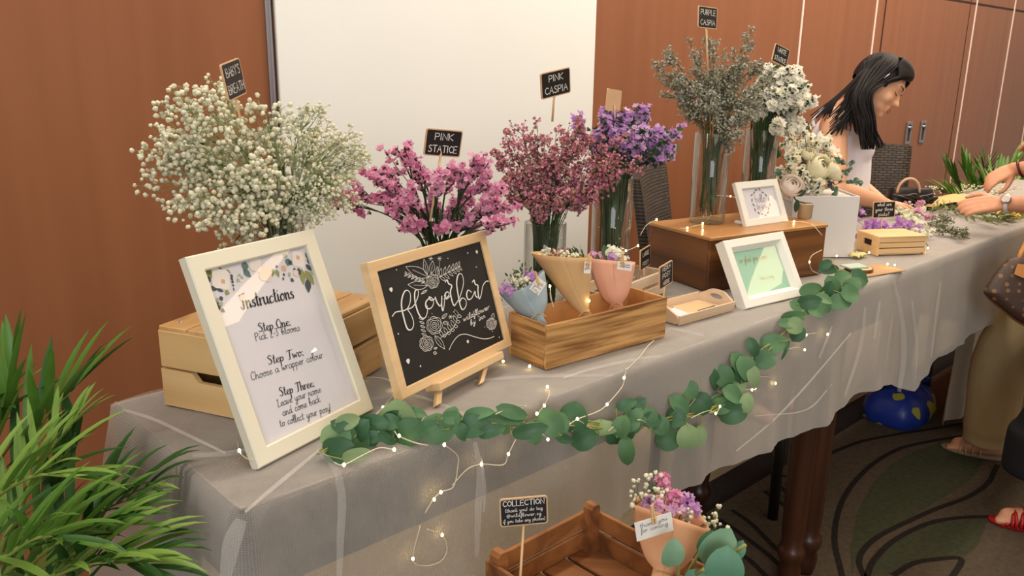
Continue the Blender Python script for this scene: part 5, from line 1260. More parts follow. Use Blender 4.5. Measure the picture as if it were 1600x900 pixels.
r = thing('low_stool', 'plain wooden stool carrying the brown slatted crate', 'stool', tuple(so))
b = MB(); b.box(so + K * (.5585 - FZ - .0125), (.26, .28, .025), bev=.004); b.build('seat', m_darkwood, r, smooth=False)
for sx in (-1, 1):
    for sy in (-1, 1):
        b = MB(); b.tube([so + A(sx * .115, sy * .12, 0), so + A(sx * .09, sy * .095, .60)], [.014, .017], 10); b.build('leg', m_darkwood, r)
for sy in (-1, 1):
    b = MB(); b.tube([so + A(-.105, sy * .112, .2), so + A(.105, sy * .112, .2)], .010, 8); b.build('stretcher', m_darkwood, r)
sign('blackboard stick sign reading COLLECTION standing in the brown crate', D(818.3, 798.5, 1.10), -36, 3, 2.3, .0646, .040, [('COLLECTION', .86, .19, CAP, .0012), ('(thank you! do tag', .78, .062, LOW, .0006), ('@wildflower.sg', .72, .062, LOW, .0006), ('if you take any photos)', .88, .060, LOW, .0006)], D(811, 935, 1.07), .0018, sticktop=.1)
pf = D(1022, 930, 1.08)
posy('peach paper posy with pink and purple flowers and a long tag, in the brown crate', pf, D(1036, 893, 1.085), D(1046, 812, 1.10), .052, paper_mat('paper_peach_warm', (240, 182, 138)), VD(pf),
     lambda a: .004 - .004 * math.cos(a) + .024 * max(0, math.sin(a)), {'gyp': [(-.9, 0, .022, .014), (-.6, .1, .040, .012), (-.8, -.2, .006, .012), (-.5, -.2, .018, .011), (1.05, .3, .014, .016), (1.2, .2, .004, .014), (-.3, .0, .022, .010), (.35, -.2, .004, .010)],
      'pink': [(-.35, .2, .046, .010), (-.3, .2, .036, .010), (.05, 0, .028, .011)], 'purple': [(.3, .1, .026, .014), (.5, .1, .018, .014), (-.55, -.1, .012, .010)], 'mauve': [(-.35, -.3, .008, .013), (.1, -.1, .014, .012)]},
     seed=5, tagp=(D(1022, 823, 1.03), .051, .025, -26, 8, ['thank you', 'for coming'], (.000, .017, 0)), flare=.55)
r = thing('eucalyptus_bunch', 'cut eucalyptus stems with big round leaves at the right end of the brown crate', 'foliage', tuple(D(1085, 905, 1.03)))
b = MB(); sb = D(1060, 925, 1.04)
for e in ((1108, 840, 1.0), (1130, 870, .99), (1150, 850, 1.0), (1165, 852, .98), (1060, 868, 1.0), (1100, 890, .97)): b.tube(cr([sb, D((1060 + e[0]) / 2, (925 + e[1]) / 2 - 4, 1.02), D(*e)], 5), .0022, 6)
b.build('stems', m_vine, r)
m_euc2 = [pbr('euc_blue', (96, 144, 116), .5, noise=(25, .12), trans=.12), pbr('euc_blue_light', (122, 160, 128), .5, noise=(25, .1), trans=.12)]
for (x, y, L, w_, ang, sh, f0) in ((1051, 866, 46, 34, 80, 1, .99), (1122, 857, 66, 50, 55, 1, 1.0), (1132, 886, 60, 56, 80, 0, .97), (1106, 850, 40, 30, 70, 0, 1.03), (1152, 862, 36, 22, 60, 0, 1.0), (1090, 905, 40, 30, 10, 0, 1.0)):
    bl = MB(); a = math.radians(ang); round_leaf(bl, D(x, y, f0), RR * math.cos(a) + UU * math.sin(a) - FF * .15, -FF + .2 * UU + .2 * rng.randn() * RR, L * f0 / FPX * 1.1, w_ * f0 / FPX * 1.1, sh); bl.build('leaf', m_euc2, r)

# ================================================================== arrangement of white roses on the white box
m_rose = pbr('rose_cream', (246, 238, 206), .6, trans=.2, sss=0)
m_rosew = pbr('rose_blush', (246, 232, 220), .6, trans=.2)
def rose(b, c, d, R_, mi=0, open_=1.0):
    """petals wrapped round a bud, each a patch of a bowl whose lip curls outwards"""
    u_, w_, d = frame_of(d)
    for n, rr, th1, wd in ((3, .42, 1.25, 1.25), (4, .62, 1.05, 1.0), (5, .82, .78, .86), (6, 1.0, .42 - .15 * open_, .72)):
        for k in range(n):
            a = 2 * PI * (k + .5 * rr * 3) / n; P = []
            for i in range(8):
                t = i / 7; th = -1.35 + (th1 + 1.35) * t; row = []
                for j in range(-4, 5):
                    q = j / 4; aa = a + q * wd * (.7 + .3 * t); lip = .10 * t ** 5 * rr; rad = R_ * rr * (math.cos(th) + lip + .02 * k % 2); z = R_ * (rr * .95 * math.sin(th) - lip * .5 - .10 * q * q * t + .05)
                    row.append(A(*c) + rad * (math.cos(aa) * u_ + math.sin(aa) * w_) + z * d)
                P.append(row)
            b.grid(P, mi)
AC = WBo + WBu * WBw * .42 + WBv * WBd * .45 + K * WBh
r = thing('white_flower_arrangement', 'arrangement of cream roses, white stock and grey foliage on the white box', 'flowers', tuple(AC))
fA = fwd(AC)
for (x, y, s_, dv) in ((1281, 262, .040, (-.2, -.75, .55)), (1304, 268, .027, (.5, -.7, .5)), (1263, 240, .020, (-.4, -.5, .8))):
    c = D(x, y, fA - .03); b = MB(); rose(b, c, A(*dv), s_); o = b.build('rose', m_rose, r); b = MB(); b.tube([AC, AC * .4 + c * .6, c], .0018, 5); b.build('stem', m_stemd, o)
for (x, y, n_, f_) in ((1240, 245, 12, -.02), (1232, 225, 10, .02), (1243, 262, 12, -.03), (1256, 232, 12, .0), (1270, 222, 14, .0), (1285, 218, 10, .02), (1255, 206, 8, .03), (1225, 268, 9, 0), (1262, 285, 12, -.05), (1276, 292, 10, -.05), (1250, 275, 10, -.05), (1290, 232, 8, .02), (1300, 243, 8, 0), (1236, 205, 6, .03)):
    tip = D(x, y, fA + f_); b = MB(); bl = MB(); b.tube(cr([AC, (AC + tip) / 2 + K * .01, tip], 4), .0012, 5)
    for m in range(n_ * 2 + 6):
        dv = nrm(unit() + K * .4 - FF * .4); c = tip + unit() * .019; cup(bl, c, dv, .0088, m % 2)
        if m % 3 == 0: speck(b, c - dv * .004, dv, .006)
    sp = b.build('stock_sprig', m_stemg, r, smooth=False); bl.build('blossoms', [ws[0], m_rose], sp, smooth=False)
m_dusty = pbr('dusty_leaf', (96, 122, 98), .6); m_slateleaf = pbr('slate_leaf', (60, 70, 78), .6)
for pts, mm, n_ in (([(1300, 285), (1322, 268), (1332, 252)], m_dusty, 8), ([(1300, 290), (1325, 282), (1346, 286)], m_dusty, 9), ([(1296, 260), (1310, 250), (1325, 258)], m_dusty, 6), ([(1262, 275), (1250, 268), (1245, 272)], m_slateleaf, 4), ([(1290, 295), (1300, 290), (1296, 284)], m_slateleaf, 5), ([(1225, 265), (1213, 275), (1205, 285)], m_dusty, 6), ([(1250, 290), (1240, 300), (1238, 308)], m_dusty, 4), ([(1258, 215), (1262, 200), (1258, 190)], m_stemg, 7), ([(1222, 245), (1214, 240), (1210, 232)], m_stemg, 6), ([(1300, 292), (1305, 300), (1306, 305)], m_dusty, 6)):
    q = cr([AC + K * .01] + [D(x, y, fA + rng.uniform(-.05, -.01)) for x, y in pts], 5); b = MB(); b.tube(q, .0010, 5)
    for k in range(n_ * 2):
        p = q[int(rng.uniform(.5, 1) * (len(q) - 1))]; round_leaf(b, p + unit() * .007, unit(), -FF + .5 * unit(), .013, .010, 0)
    b.build('foliage_sprig', mm, r)
rc = D(1236, 290, 2.22); b = MB()
r = thing('pale_rose', 'single large pale rose with a dark leaf leaning from the kraft pot', 'flower', tuple(pc_ + K * .012))
rose(b, rc, A(-.35, -.55, .6), .030, 0, .7); o = b.build('bloom', m_rosew, r)
b = MB(); b.tube(cr([pc_ + K * .012, pc_ + A(-.004, -.002, .040), D(1243, 312, 2.23), rc], 5), .0018, 6); add_leaf(b, D(1246, 312, 2.21), RR * -.1 - UU, -FF, .034, .016); add_leaf(b, D(1246, 306, 2.21), RR * .8 + UU * .5, -FF, .03, .016); b.build('stem', m_stemd, r)

# ================================================================== loose stems, paper and handbag on the far tables
def T_(x, y, up=.012): return Z(x, y, TT + up)
def lying(name, label, p0, p1, kind, n=10, wv=.02, size=.007, group=None):
    a, e = T_(*p0), T_(*p1); r = thing(name, label, 'cut flower', tuple((a + e) / 2), group); b = MB(); bl = MB(); q = cr([a, (a + e) / 2 + A(0, 0, .006), e], 5); b.tube(q, .0016, 5); L = np.linalg.norm(e - a); dd = (e - a) / L
    cols = {'purple': [pu[1], pu[3]], 'white': [ws[0], m_puffg], 'gyp': [m_puff], 'grey': [puc[0], puc[3]], 'yellow': [pbr('yellow_bloom', (232, 204, 104), .7), m_puffg], 'pink': [pcs[2], pu[2]], 'green': [m_stemo]}[kind]
    for k in range(n):
        t = rng.uniform(.3, 1.05); c = a + (e - a) * t; s_ = c + A(rng.randn() * wv * .6, rng.randn() * wv * .6, abs(rng.randn()) * wv * .45 + .003); b.tube([c - dd * .02, s_], .0007, 4)
        if kind in ('purple', 'white', 'yellow', 'pink'):
            for m in range(5): dv = nrm(unit() + K * .7); cup(bl, s_ + unit() * .006, dv, size, m % 2)
        elif kind == 'gyp':
            for m in range(4): puff(bl, s_ + unit() * .012, .0034)
        elif kind == 'grey':
            for m in range(8): e2 = s_ + unit() * .014; e2[2] = max(e2[2], TT + .003); add_leaf(b, s_, e2 - s_, unit(), .014, .003); speck(bl, e2, unit(), .0034, m % 2)
        else: add_leaf(b, s_, dd + unit() * .7, unit() + K, .035, .008)
    st = b.build('stem', m_stemo if kind in ('green', 'yellow', 'gyp') else (m_stemk if kind == 'grey' else m_stemg), r, smooth=False)
    if bl.v: bl.build('blossoms', cols, st, smooth=False)
for i, (p0, p1) in enumerate((((1390, 355), (1352, 362)), ((1400, 372), (1368, 350)), ((1420, 360), (1404, 352)), ((1378, 380), (1346, 375)), ((1420, 375), (1430, 355)), ((1362, 385), (1350, 350)))):
    lying('loose_purple_statice', 'cut purple statice stem lying in the heap behind the mini crate', p0, p1, 'purple', 9, .026, .009, 'loose purple statice stems')
for i, (p0, p1) in enumerate((((1400, 345), (1440, 330)), ((1425, 350), (1405, 335)), ((1455, 370), (1425, 345)), ((1450, 385), (1432, 362)))):
    lying('loose_cream_flower', 'cut cream white stem lying at the back right of the mini crate', p0, p1, 'white', 10, .02, .008, 'loose cream stems by the mini crate')
lying('loose_pink_caspia', 'dusky pink sprig lying right of the cream stems', (1420, 330), (1458, 345), 'pink', 9, .02, .008)
lying('loose_pink_caspia', 'mauve sprig lying behind the cream stems, below the handbag', (1410, 325), (1440, 326), 'pink', 8, .022, .008)
for p0, p1 in (((1450, 350), (1500, 372)), ((1455, 360), (1515, 368)), ((1440, 352), (1485, 345))): lying('loose_grey_caspia', 'grey green feathery stem lying on the bare cloth right of the mini crate', p0, p1, 'grey', 12, .024, .006, 'grey feathery stems on the cloth')
for p0, p1 in (((1450, 326), (1530, 336)), ((1470, 320), (1545, 340)), ((1530, 340), (1575, 345)), ((1455, 315), (1490, 330)), ((1500, 335), (1560, 352)), ((1445, 332), (1490, 322))): lying('loose_greenery', 'bare olive green stem in the heap under the sorting hands', p0, p1, 'green', 16, .03, .006, 'olive stems under the hands')
for p0, p1 in (((1540, 334), (1585, 342)), ((1555, 345), (1590, 336))): lying('loose_yellow_flower', 'small yellow blooms lying below the wristwatch', p0, p1, 'yellow', 12, .022, .009, 'yellow blooms below the watch')
for p0, p1 in (((1440, 315), (1460, 300)), ((1400, 330), (1425, 318)), ((1500, 308), (1530, 296)), ((1545, 306), (1570, 302)), ((1445, 328), (1452, 308))): lying('loose_babys_breath', "loose sprig of baby's breath in the heap by the handbag and hands", p0, p1, 'gyp', 12, .03, .006, "loose baby's breath sprigs")
for i, (x, y, a, nm) in enumerate(((1490, 313, -20, 'sheet of tan wrapping paper at the far back of the table behind the hand'), (1455, 318, 10, 'small folded tan paper sheet beside the black handbag'))):
    c = T_(x, y, .010 + .004 * i); b = MB(); P = [[c + rotz(math.radians(a)) @ A((i_ - 4) * .05 * (1 if i == 0 else .5), (j - 3) * .028 * (1 if i == 0 else .5), .010 * math.sin(i_ * .8) ** 2 + .006 * (j % 2) * (i_ % 2)) for j in range(7)] for i_ in range(9)]; b.grid(P)
    o = b.build('wrapping_paper', pbr('wrap_tan', (216, 176, 118), .8), loc=tuple(c)); tag(o, nm, 'paper'); md = o.modifiers.new('solid', 'SOLIDIFY'); md.thickness = .0015
m_black = pbr('bag_black', (26, 22, 24), .4)
hb = A(3.36, 1.30, TT); hw = rotz(math.radians(-38))
r = thing('black_handbag', 'small black handbag with a pale round handle on the table before the woman in white', 'handbag', tuple(hb))
b = MB(); P = []
for i, (z, sx, sy) in enumerate(((0, .088, .034), (.004, .094, .038), (.04, .092, .036), (.075, .084, .026), (.082, .078, .018))):
    P.append([hb + hw @ A(sx * (abs(math.cos(a)) ** .5) * np.sign(math.cos(a)), sy * (abs(math.sin(a)) ** .5) * np.sign(math.sin(a)), z) for a in np.linspace(0, 2 * PI, 40, endpoint=False)])
b.grid(P, wrap=True); b.add(P[0], [tuple(range(40))]); b.add(P[-1], [tuple(range(40))]); b.build('body', m_black, r)
b = MB()
for sg in (-1,): b.tube([hb + hw @ A(-.025 + .045 * math.cos(a), -.024, .068 + .052 * math.sin(a)) for a in np.linspace(-.1, PI + .1, 18)], .0058, 8)
b.build('handle', pbr('handle_pale', (206, 168, 140), .4), r)
b = MB()
for k in range(7): b.tube(cr([hb + hw @ A(-.095 + .02 * k, -.04, .06 - .004 * k), hb + hw @ A(-.05 + .022 * k, -.046, .05 + .006 * (k % 3)), hb + hw @ A(.0 + .012 * k, -.042, .035 + .008 * (k % 2))], 5), .0045, 6)
b.build('gathered_front', pbr('bag_satin', (60, 52, 50), .3), r)
# ================================================================== wicker chairs
def wicker_mat():
    m, nt, b, out = newmat('wicker_brown'); L = nt.links.new
    tc = nt.nodes.new('ShaderNodeTexCoord'); br = nt.nodes.new('ShaderNodeTexBrick')
    mp = nt.nodes.new('ShaderNodeMapping'); L(tc.outputs['UV'], mp.inputs[0]); L(mp.outputs[0], br.inputs['Vector'])
    br.inputs['Color1'].default_value = lin((88, 76, 62)); br.inputs['Color2'].default_value = lin((66, 57, 48)); br.inputs['Mortar'].default_value = lin((28, 23, 20))
    br.inputs['Scale'].default_value = 1; br.inputs['Brick Width'].default_value = .030; br.inputs['Row Height'].default_value = .011; br.inputs['Mortar Size'].default_value = .0022
    L(br.outputs['Color'], b.inputs['Base Color']); b.inputs['Roughness'].default_value = .5
    bp = nt.nodes.new('ShaderNodeBump'); bp.inputs['Strength'].default_value = .8; bp.inputs['Distance'].default_value = .006; bp.invert = True
    L(br.outputs['Fac'], bp.inputs['Height']); L(bp.outputs[0], b.inputs['Normal']); return m
m_wick = wicker_mat()
def uvgrid(o, us, vs, n):
    me = o.data; uv = me.uv_layers.new(name='UVMap')
    for p in me.polygons:
        for li in p.loop_indices:
            vi = me.loops[li].vertex_index; uv.data[li].uv = (us[(vi % n)], vs[(vi // n)])
def chair(label, c, yaw):
    c = A(*c); R = rotz(math.radians(yaw)); r = thing('wicker_chair', label, 'chair', tuple(c), None)
    def W_(x, y, z): return c + R @ A(x, y, z)
    # back: curved woven panel, wider at the top, with rolled edge
    us = np.linspace(-1, 1, 15); zs = np.linspace(.46, 1.055, 11)
    def bk(q, z, off): 
        hw = .205 + .030 * (z - .4) / .5; rake = .20 + .10 * (z - .4) / .6
        return W_(q * hw, rake + .02 - .035 * q * q + off, z - (.012 * q * q if z > 1.02 else 0))
    b = MB(); P = []
    loop = [(q, -.014) for q in us] + [(q, .014) for q in us[::-1]]
    for z in zs: P.append([bk(q, z, f_) for q, f_ in loop])
    b.grid(P, wrap=True); b.add(P[-1], [tuple(range(30))]); b.add(P[0], [tuple(range(29, -1, -1))])
    o = b.build('backrest', m_wick, r)
    uvgrid_loop(o, loop, zs)
    b = MB(); P = []
    for (z, e) in ((.425, .0), (.43, .004), (.48, .006), (.488, 0)):
        P.append([W_((.215 + e) * (abs(math.cos(a)) ** .35) * np.sign(math.cos(a)), .005 + (.215 + e) * (abs(math.sin(a)) ** .35) * np.sign(math.sin(a)), z) for a in np.linspace(0, 2 * PI, 40, endpoint=False)])
    b.grid(P, wrap=True); b.add(P[-1], [tuple(range(40))]); b.add(P[0], [tuple(range(39, -1, -1))]); o = b.build('seat', m_wick, r)
    me = o.data; uv = me.uv_layers.new(name='UVMap')
    for l in me.loops: v = me.vertices[l.vertex_index].co; uv.data[l.index].uv = (v.x, v.y + v.z)
    for sx in (-1, 1):
        for sy in (-1, 1):
            b = MB(); b.tube([W_(sx * .19, .005 + sy * .19, 0), W_(sx * .185, .005 + sy * .185, .43)], [.016, .019], 10); b.build('leg', m_black2, r)
    return r
def uvgrid_loop(o, loop, zs):
    me = o.data; uv = me.uv_layers.new(name='UVMap'); n = len(loop)
    for l in me.loops:
        vi = l.vertex_index; k = vi % n; uv.data[l.index].uv = (loop[k][0] * .22, zs[min(len(zs) - 1, vi // n)])
m_black2 = pbr('chair_leg_dark', (34, 28, 26), .4)
chair('dark wicker chair behind the purple flowers, by the tall vase', (2.27, 1.38, FZ), 28)
chair('dark wicker chair with broad woven back behind the woman in white', (3.40, 1.42, FZ), -40)

# ================================================================== blue shopping bag under the table
bc = A(3.29, 1.20, FZ); r = thing('blue_shopping_bag', 'blue bag with yellow patches on the carpet under the table', 'bag', tuple(bc))
b = MB(); P = []; rr = np.random.RandomState(3)
for i, (z, s_) in enumerate(((.0, .92), (.012, 1.0), (.05, 1.02), (.09, .94), (.12, .76), (.135, .5))):
    P.append([bc + A(.15 * s_ * (abs(math.cos(a)) ** .6) * np.sign(math.cos(a)), .11 * s_ * (abs(math.sin(a)) ** .6) * np.sign(math.sin(a)), z) + rr.randn(3) * (.004 if i > 0 else 0) * A(1, 1, 1) for a in np.linspace(0, 2 * PI, 36, endpoint=False)])
b.grid(P, wrap=True); b.add(P[0], [tuple(range(35, -1, -1))]); b.add(P[-1], [tuple(range(36))])
def bagmat():
    m, nt, bb, out = newmat('bag_blue'); L = nt.links.new; tc = nt.nodes.new('ShaderNodeTexCoord'); n = nt.nodes.new('ShaderNodeTexNoise'); n.inputs['Scale'].default_value = 9; n.inputs['Detail'].default_value = 1
    cr_ = nt.nodes.new('ShaderNodeValToRGB'); cr_.color_ramp.interpolation = 'CONSTANT'; cr_.color_ramp.elements[0].color = lin((28, 52, 138)); cr_.color_ramp.elements[1].position = .57; cr_.color_ramp.elements[1].color = lin((168, 158, 52))
    L(tc.outputs['Object'], n.inputs['Vector']); L(n.outputs['Fac'], cr_.inputs[0]); L(cr_.outputs[0], bb.inputs['Base Color']); bb.inputs['Roughness'].default_value = .4; return m
b.build('body', bagmat(), r)
b = MB()
for sg in (-1, 1): b.tube(cr([bc + A(-.06, sg * .05, .15), bc + A(-.05, sg * .07, .20), bc + A(.0, sg * .10, .195), bc + A(.05, sg * .08, .17), bc + A(.06, sg * .05, .15)], 5), .006, 6, flat=.4)
b.build('handles', pbr('bag_strap', (30, 46, 110), .5), r)

# ================================================================== palms
m_palm = [pbr('palm_mid', (88, 130, 48), .45, noise=(20, .15), trans=.15), pbr('palm_dark', (50, 92, 36), .45, noise=(20, .15), trans=.12), pbr('palm_light', (122, 156, 68), .45, trans=.15)]
m_rach = pbr('palm_stalk', (128, 142, 62), .5)
def frond(r, path, n, L, w, shade, droop=.5, spread=1.0, t0=.2):
    q = cr(path, 8); b = MB(); b.tube(q, [.0055, .003, .0012], 6); bl = MB(); K_ = len(q)
    for k in range(n):
        t = t0 + (1 - t0) * k / (n - 1); i = min(K_ - 2, int(t * (K_ - 1))); c = q[i] + (q[i + 1] - q[i]) * (t * (K_ - 1) - i); d0 = nrm(q[min(i + 2, K_ - 1)] - q[max(i - 1, 0)])
        side = nrm(np.cross(d0, K)); up = nrm(np.cross(side, d0))
        for sg in (-1, 1):
            dv = nrm(side * sg * spread * (1 - .55 * t) + d0 * (.75 + .5 * t) + up * .35 + .12 * rng.randn(3)); LL = L * (.65 + .5 * math.sin(PI * min(1, .25 + .7 * t))) * rng.uniform(.85, 1.1)
            # arching blade
            nk = 7; P = []; p = c.copy(); dd = dv.copy()
            for m in range(nk + 1):
                tt = m / nk; ww = w / 2 * max(.03, math.sin(PI * min(1, .12 + tt * .88)) ** .7); sd = nrm(np.cross(dd, K) + 1e-6); un = np.cross(sd, dd)
                P.append([p - sd * ww + un * ww * .35, p, p + sd * ww + un * ww * .35]); p = p + dd * LL / nk; dd = nrm(dd - K * droop * .30 * tt)
            bl.grid(P, shade if rng.rand() < .75 else int(rng.randint(3)))
    o = b.build('frond', m_rach, r); bl.build('leaflets', m_palm, o)
pp = A(.06, 1.24, FZ)
r = thing('areca_palm', 'leafy potted palm at the left end of the table against the brown wall', 'plant', tuple(pp))
m_pot = pbr('pot_grey', (96, 88, 80), .6)
b = MB(); b.lathe([(0, 0), (.10, 0), (.105, .01), (.135, .24), (.142, .25), (.142, .27), (.130, .27), (.125, .24), (0, .235)], pp, 36); b.build('pot', m_pot, r)
b = MB(); b.lathe([(.125, .2385), (.06, .244), (0, .246)], pp, 24); b.build('soil', pbr('soil', (58, 42, 32), .95, noise=(60, .3)), r)
s0 = pp + K * .24
def FP(base, *pts): return [s0 + A(*base, 0)] + [D(*p) for p in pts]
for args in ((FP((.0, .0), (-20, 900, 1.12), (10, 780, 1.14), (70, 655, 1.14), (112, 612, 1.14)), 12, .15, 0.0131, 0, .35),
             (FP((-.02, .0), (-60, 880, 1.14), (-30, 760, 1.16), (5, 660, 1.16), (22, 596, 1.16)), 11, .15, 0.0131, 0, .35),
             (FP((.02, -.02), (-10, 920, 1.05), (30, 800, 1.05), (70, 715, 1.06), (112, 665, 1.08)), 11, .10, 0.0090, 2, .5),
             (FP((.03, -.03), (0, 940, 1.0), (50, 880, .98), (105, 840, .97), (165, 822, .98)), 12, .13, 0.0115, 0, .8),
             (FP((.04, -.04), (20, 960, .98), (70, 910, .95), (135, 882, .94), (200, 880, .95)), 11, .13, 0.0123, 2, .8),
             (FP((.05, -.01), (70, 950, 1.08), (110, 860, 1.08), (160, 800, 1.08), (215, 775, 1.08)), 12, .13, 0.0123, 1, 1.1),
             (FP((-.03, -.04), (-70, 870, 1.0), (-20, 790, .98), (50, 745, .97), (110, 745, .98)), 11, .12, 0.0107, 2, .6),
             (FP((-.02, -.06), (-60, 930, .92), (10, 870, .90), (60, 840, .90), (110, 845, .92)), 11, .11, 0.0107, 0, .8),
             (FP((-.05, .02), (-110, 840, 1.15), (-70, 730, 1.17), (-30, 660, 1.17), (15, 640, 1.16)), 11, .13, 0.0115, 1, .5),
             (FP((.02, .03), (30, 930, 1.16), (70, 830, 1.17), (100, 760, 1.17), (120, 690, 1.17)), 11, .12, 0.0115, 1, .5),
             (FP((.03, .0), (90, 960, 1.02), (120, 900, 1.0), (160, 870, .98), (215, 885, .98)), 11, .12, 0.0115, 1, .9)):
    frond(r, *args)
pq = A(5.0, 1.60, FZ)
r = thing('areca_palm', 'potted palm far off by the wall behind the sorting hands', 'plant', tuple(pq))
b = MB(); b.lathe([(0, 0), (.12, 0), (.125, .01), (.16, .26), (.17, .28), (.155, .28), (.15, .26), (0, .255)], pq, 30); b.build('pot', m_pot, r)
s0 = pq + K * .25
for args in ((FP((0, 0), (1525, 330, 4.6), (1500, 295, 4.6), (1482, 270, 4.6)), 16, .17, 0.0165, 1, .4), (FP((0, 0), (1530, 330, 4.65), (1515, 290, 4.65), (1505, 262, 4.65)), 16, .18, 0.0165, 0, .4),
             (FP((0, 0), (1545, 330, 4.6), (1550, 295, 4.6), (1590, 255, 4.6)), 18, .2, 0.0187, 0, .5), (FP((0, 0), (1550, 340, 4.5), (1575, 300, 4.5), (1612, 290, 4.5)), 16, .2, 0.0187, 2, .5),
             (FP((0, 0), (1535, 340, 4.7), (1535, 290, 4.7), (1540, 262, 4.7)), 15, .18, 0.0165, 1, .4), (FP((0, 0), (1520, 345, 4.5), (1495, 310, 4.5), (1472, 300, 4.5)), 15, .16, 0.0165, 2, .6)):
    frond(r, *args)
# ================================================================== people
m_skin = pbr('skin_warm', (222, 166, 130), .5, noise=(14, .03), sss=.12)
m_skin2 = pbr('skin_hand', (214, 152, 116), .5, noise=(14, .03), sss=.12)
m_hair = pbr('hair_dark', (20, 14, 12), .7, noise=(90, .25))
m_lip = pbr('lip', (178, 100, 92), .5)
m_eye = pbr('eye_dark', (40, 28, 26), .4)
class Body:
    """capsules and ellipsoids fused into one continuous skin by a voxel remesh"""
    def __init__(s): s.b = MB()
    def limb(s, pts, rs, n=14):
        q = cr(pts, 5) if len(pts) > 2 else [A(*pts[0]) + (A(*pts[1]) - A(*pts[0])) * t for t in np.linspace(0, 1, 6)]
        rr = np.interp(np.linspace(0, 1, len(q)), np.linspace(0, 1, len(rs)), rs)
        s.b.tube(q, list(rr), n); s.b.ell(q[0], rr[0], seg=n, rings=8); s.b.ell(q[-1], rr[-1], seg=n, rings=8); return s
    def ell(s, c, r, R=None): s.b.ell(c, r, R, 20, 14); return s
    def finish(s, name, mat, parent, vox, smooth=6):
        o = s.b.build(name, mat, parent, recalc=True)
        md = o.modifiers.new('fuse', 'REMESH'); md.mode = 'VOXEL'; md.voxel_size = vox; md.use_smooth_shade = True
        sm = o.modifiers.new('soften', 'SMOOTH'); sm.factor = .5; sm.iterations = smooth
        return o
def frameR(x, z):
    x = nrm(x); z = nrm(A(*z) - x * (A(*z) @ x)); return np.stack([x, np.cross(z, x), z], 1)
def head_into(B, c, R):
    """skull, face, nose, chin, ears: x forward, y to the left, z up"""
    P = lambda x, y, z: c + R @ A(x, y, z)
    B.ell(P(-.016, 0, .012), (.084, .068, .082), R); B.ell(P(.022, 0, -.030), (.050, .058, .066), R); B.ell(P(.028, 0, -.072), (.040, .043, .036), R)
    B.ell(P(.052, 0, -.098), (.017, .019, .015), R); B.ell(P(.058, 0, .012), (.016, .046, .022), R)
    for sg in (-1, 1):
        B.ell(P(.044, sg * .036, -.045), (.020, .020, .022), R); B.ell(P(-.012, sg * .068, -.022), (.016, .008, .028), R)
    B.limb([P(.066, 0, -.006), P(.076, 0, -.026), P(.084, 0, -.040)], [.006, .0075, .0095]); 
    for sg in (-1, 1): B.ell(P(.074, sg * .009, -.043), (.008, .007, .006), R)
    B.ell(P(.066, 0, -.066), (.012, .020, .0055), R); B.ell(P(.064, 0, -.076), (.011, .017, .006), R)
def face_parts(body, c, R, down=True):
    P = lambda x, y, z: c + R @ A(x, y, z)
    b = MB(); b.ell(P(.0705, 0, -.0665), (.0085, .017, .0036), R); b.ell(P(.0695, 0, -.0745), (.0075, .0145, .0042), R); b.build('lips', m_lip, body)
    for sg in (-1, 1):
        b = MB(); b.tube([P(.061 + .006 * math.sin(t * PI) - .007 * abs(t - .2), sg * (.017 + .028 * t), -.0165 - .004 * math.sin(t * PI)) for t in np.linspace(0, 1, 8)], [.0007, .0015, .0009], 6)
        b.build('eye', m_eye, body)
        b = MB(); b.tube([P(.0715 + .003 * math.sin(t * PI) - .014 * t ** 2, sg * (.013 + .036 * t), .004 + .006 * math.sin(t * PI * .8)) for t in np.linspace(0, 1, 8)], [.0010, .0017, .0007], 6)
        b.build('eyebrow', m_hair, body)
def hand_into(B, wrist, fwd_, up, side, curl=.5, scale=1.0):
    """palm with five separate, unequal, bent fingers; fwd_ along the hand, up = back of the hand, side = towards the thumb"""
    f, u, s_ = nrm(fwd_), nrm(up), nrm(side); w = A(*wrist); sc = scale
    B.limb([w, w + f * .030 * sc, w + f * .072 * sc], [.023 * sc, .027 * sc, .029 * sc]) if False else None
    for k, off in enumerate((.027, .009, -.009, -.026)):
        B.limb([w + s_ * off * .55 * sc, w + f * .040 * sc + s_ * off * .9 * sc + u * .003 * sc, w + f * .080 * sc + s_ * off * sc + u * .002 * sc], [.0135 * sc, .0125 * sc, .0105 * sc], 10)
        L = (.066, .074, .069, .054)[k] * sc; p = w + f * .080 * sc + s_ * off * sc + u * .002 * sc; d = f + s_ * (off * 2.2); pts = [p]
        for j, fr in enumerate((.46, .30, .24)):
            d = nrm(d - u * curl * (.45 + .30 * j)); p = p + d * L * fr; pts.append(p)
        B.limb(pts, [.0094 * sc, .0086 * sc, .0078 * sc, .0066 * sc], 10)
    p = w + f * .018 * sc + s_ * .022 * sc - u * .004 * sc; pts = [p]
    for d, L in ((f * .65 + s_ * .75 - u * .2, .040), (f * .85 + s_ * .35 - u * .35, .032), (f * .95 + s_ * .0 - u * .3, .026)): p = p + nrm(d) * L * sc; pts.append(p)
    B.limb(pts, [.0145 * sc, .0115 * sc, .0098 * sc, .0078 * sc], 10)
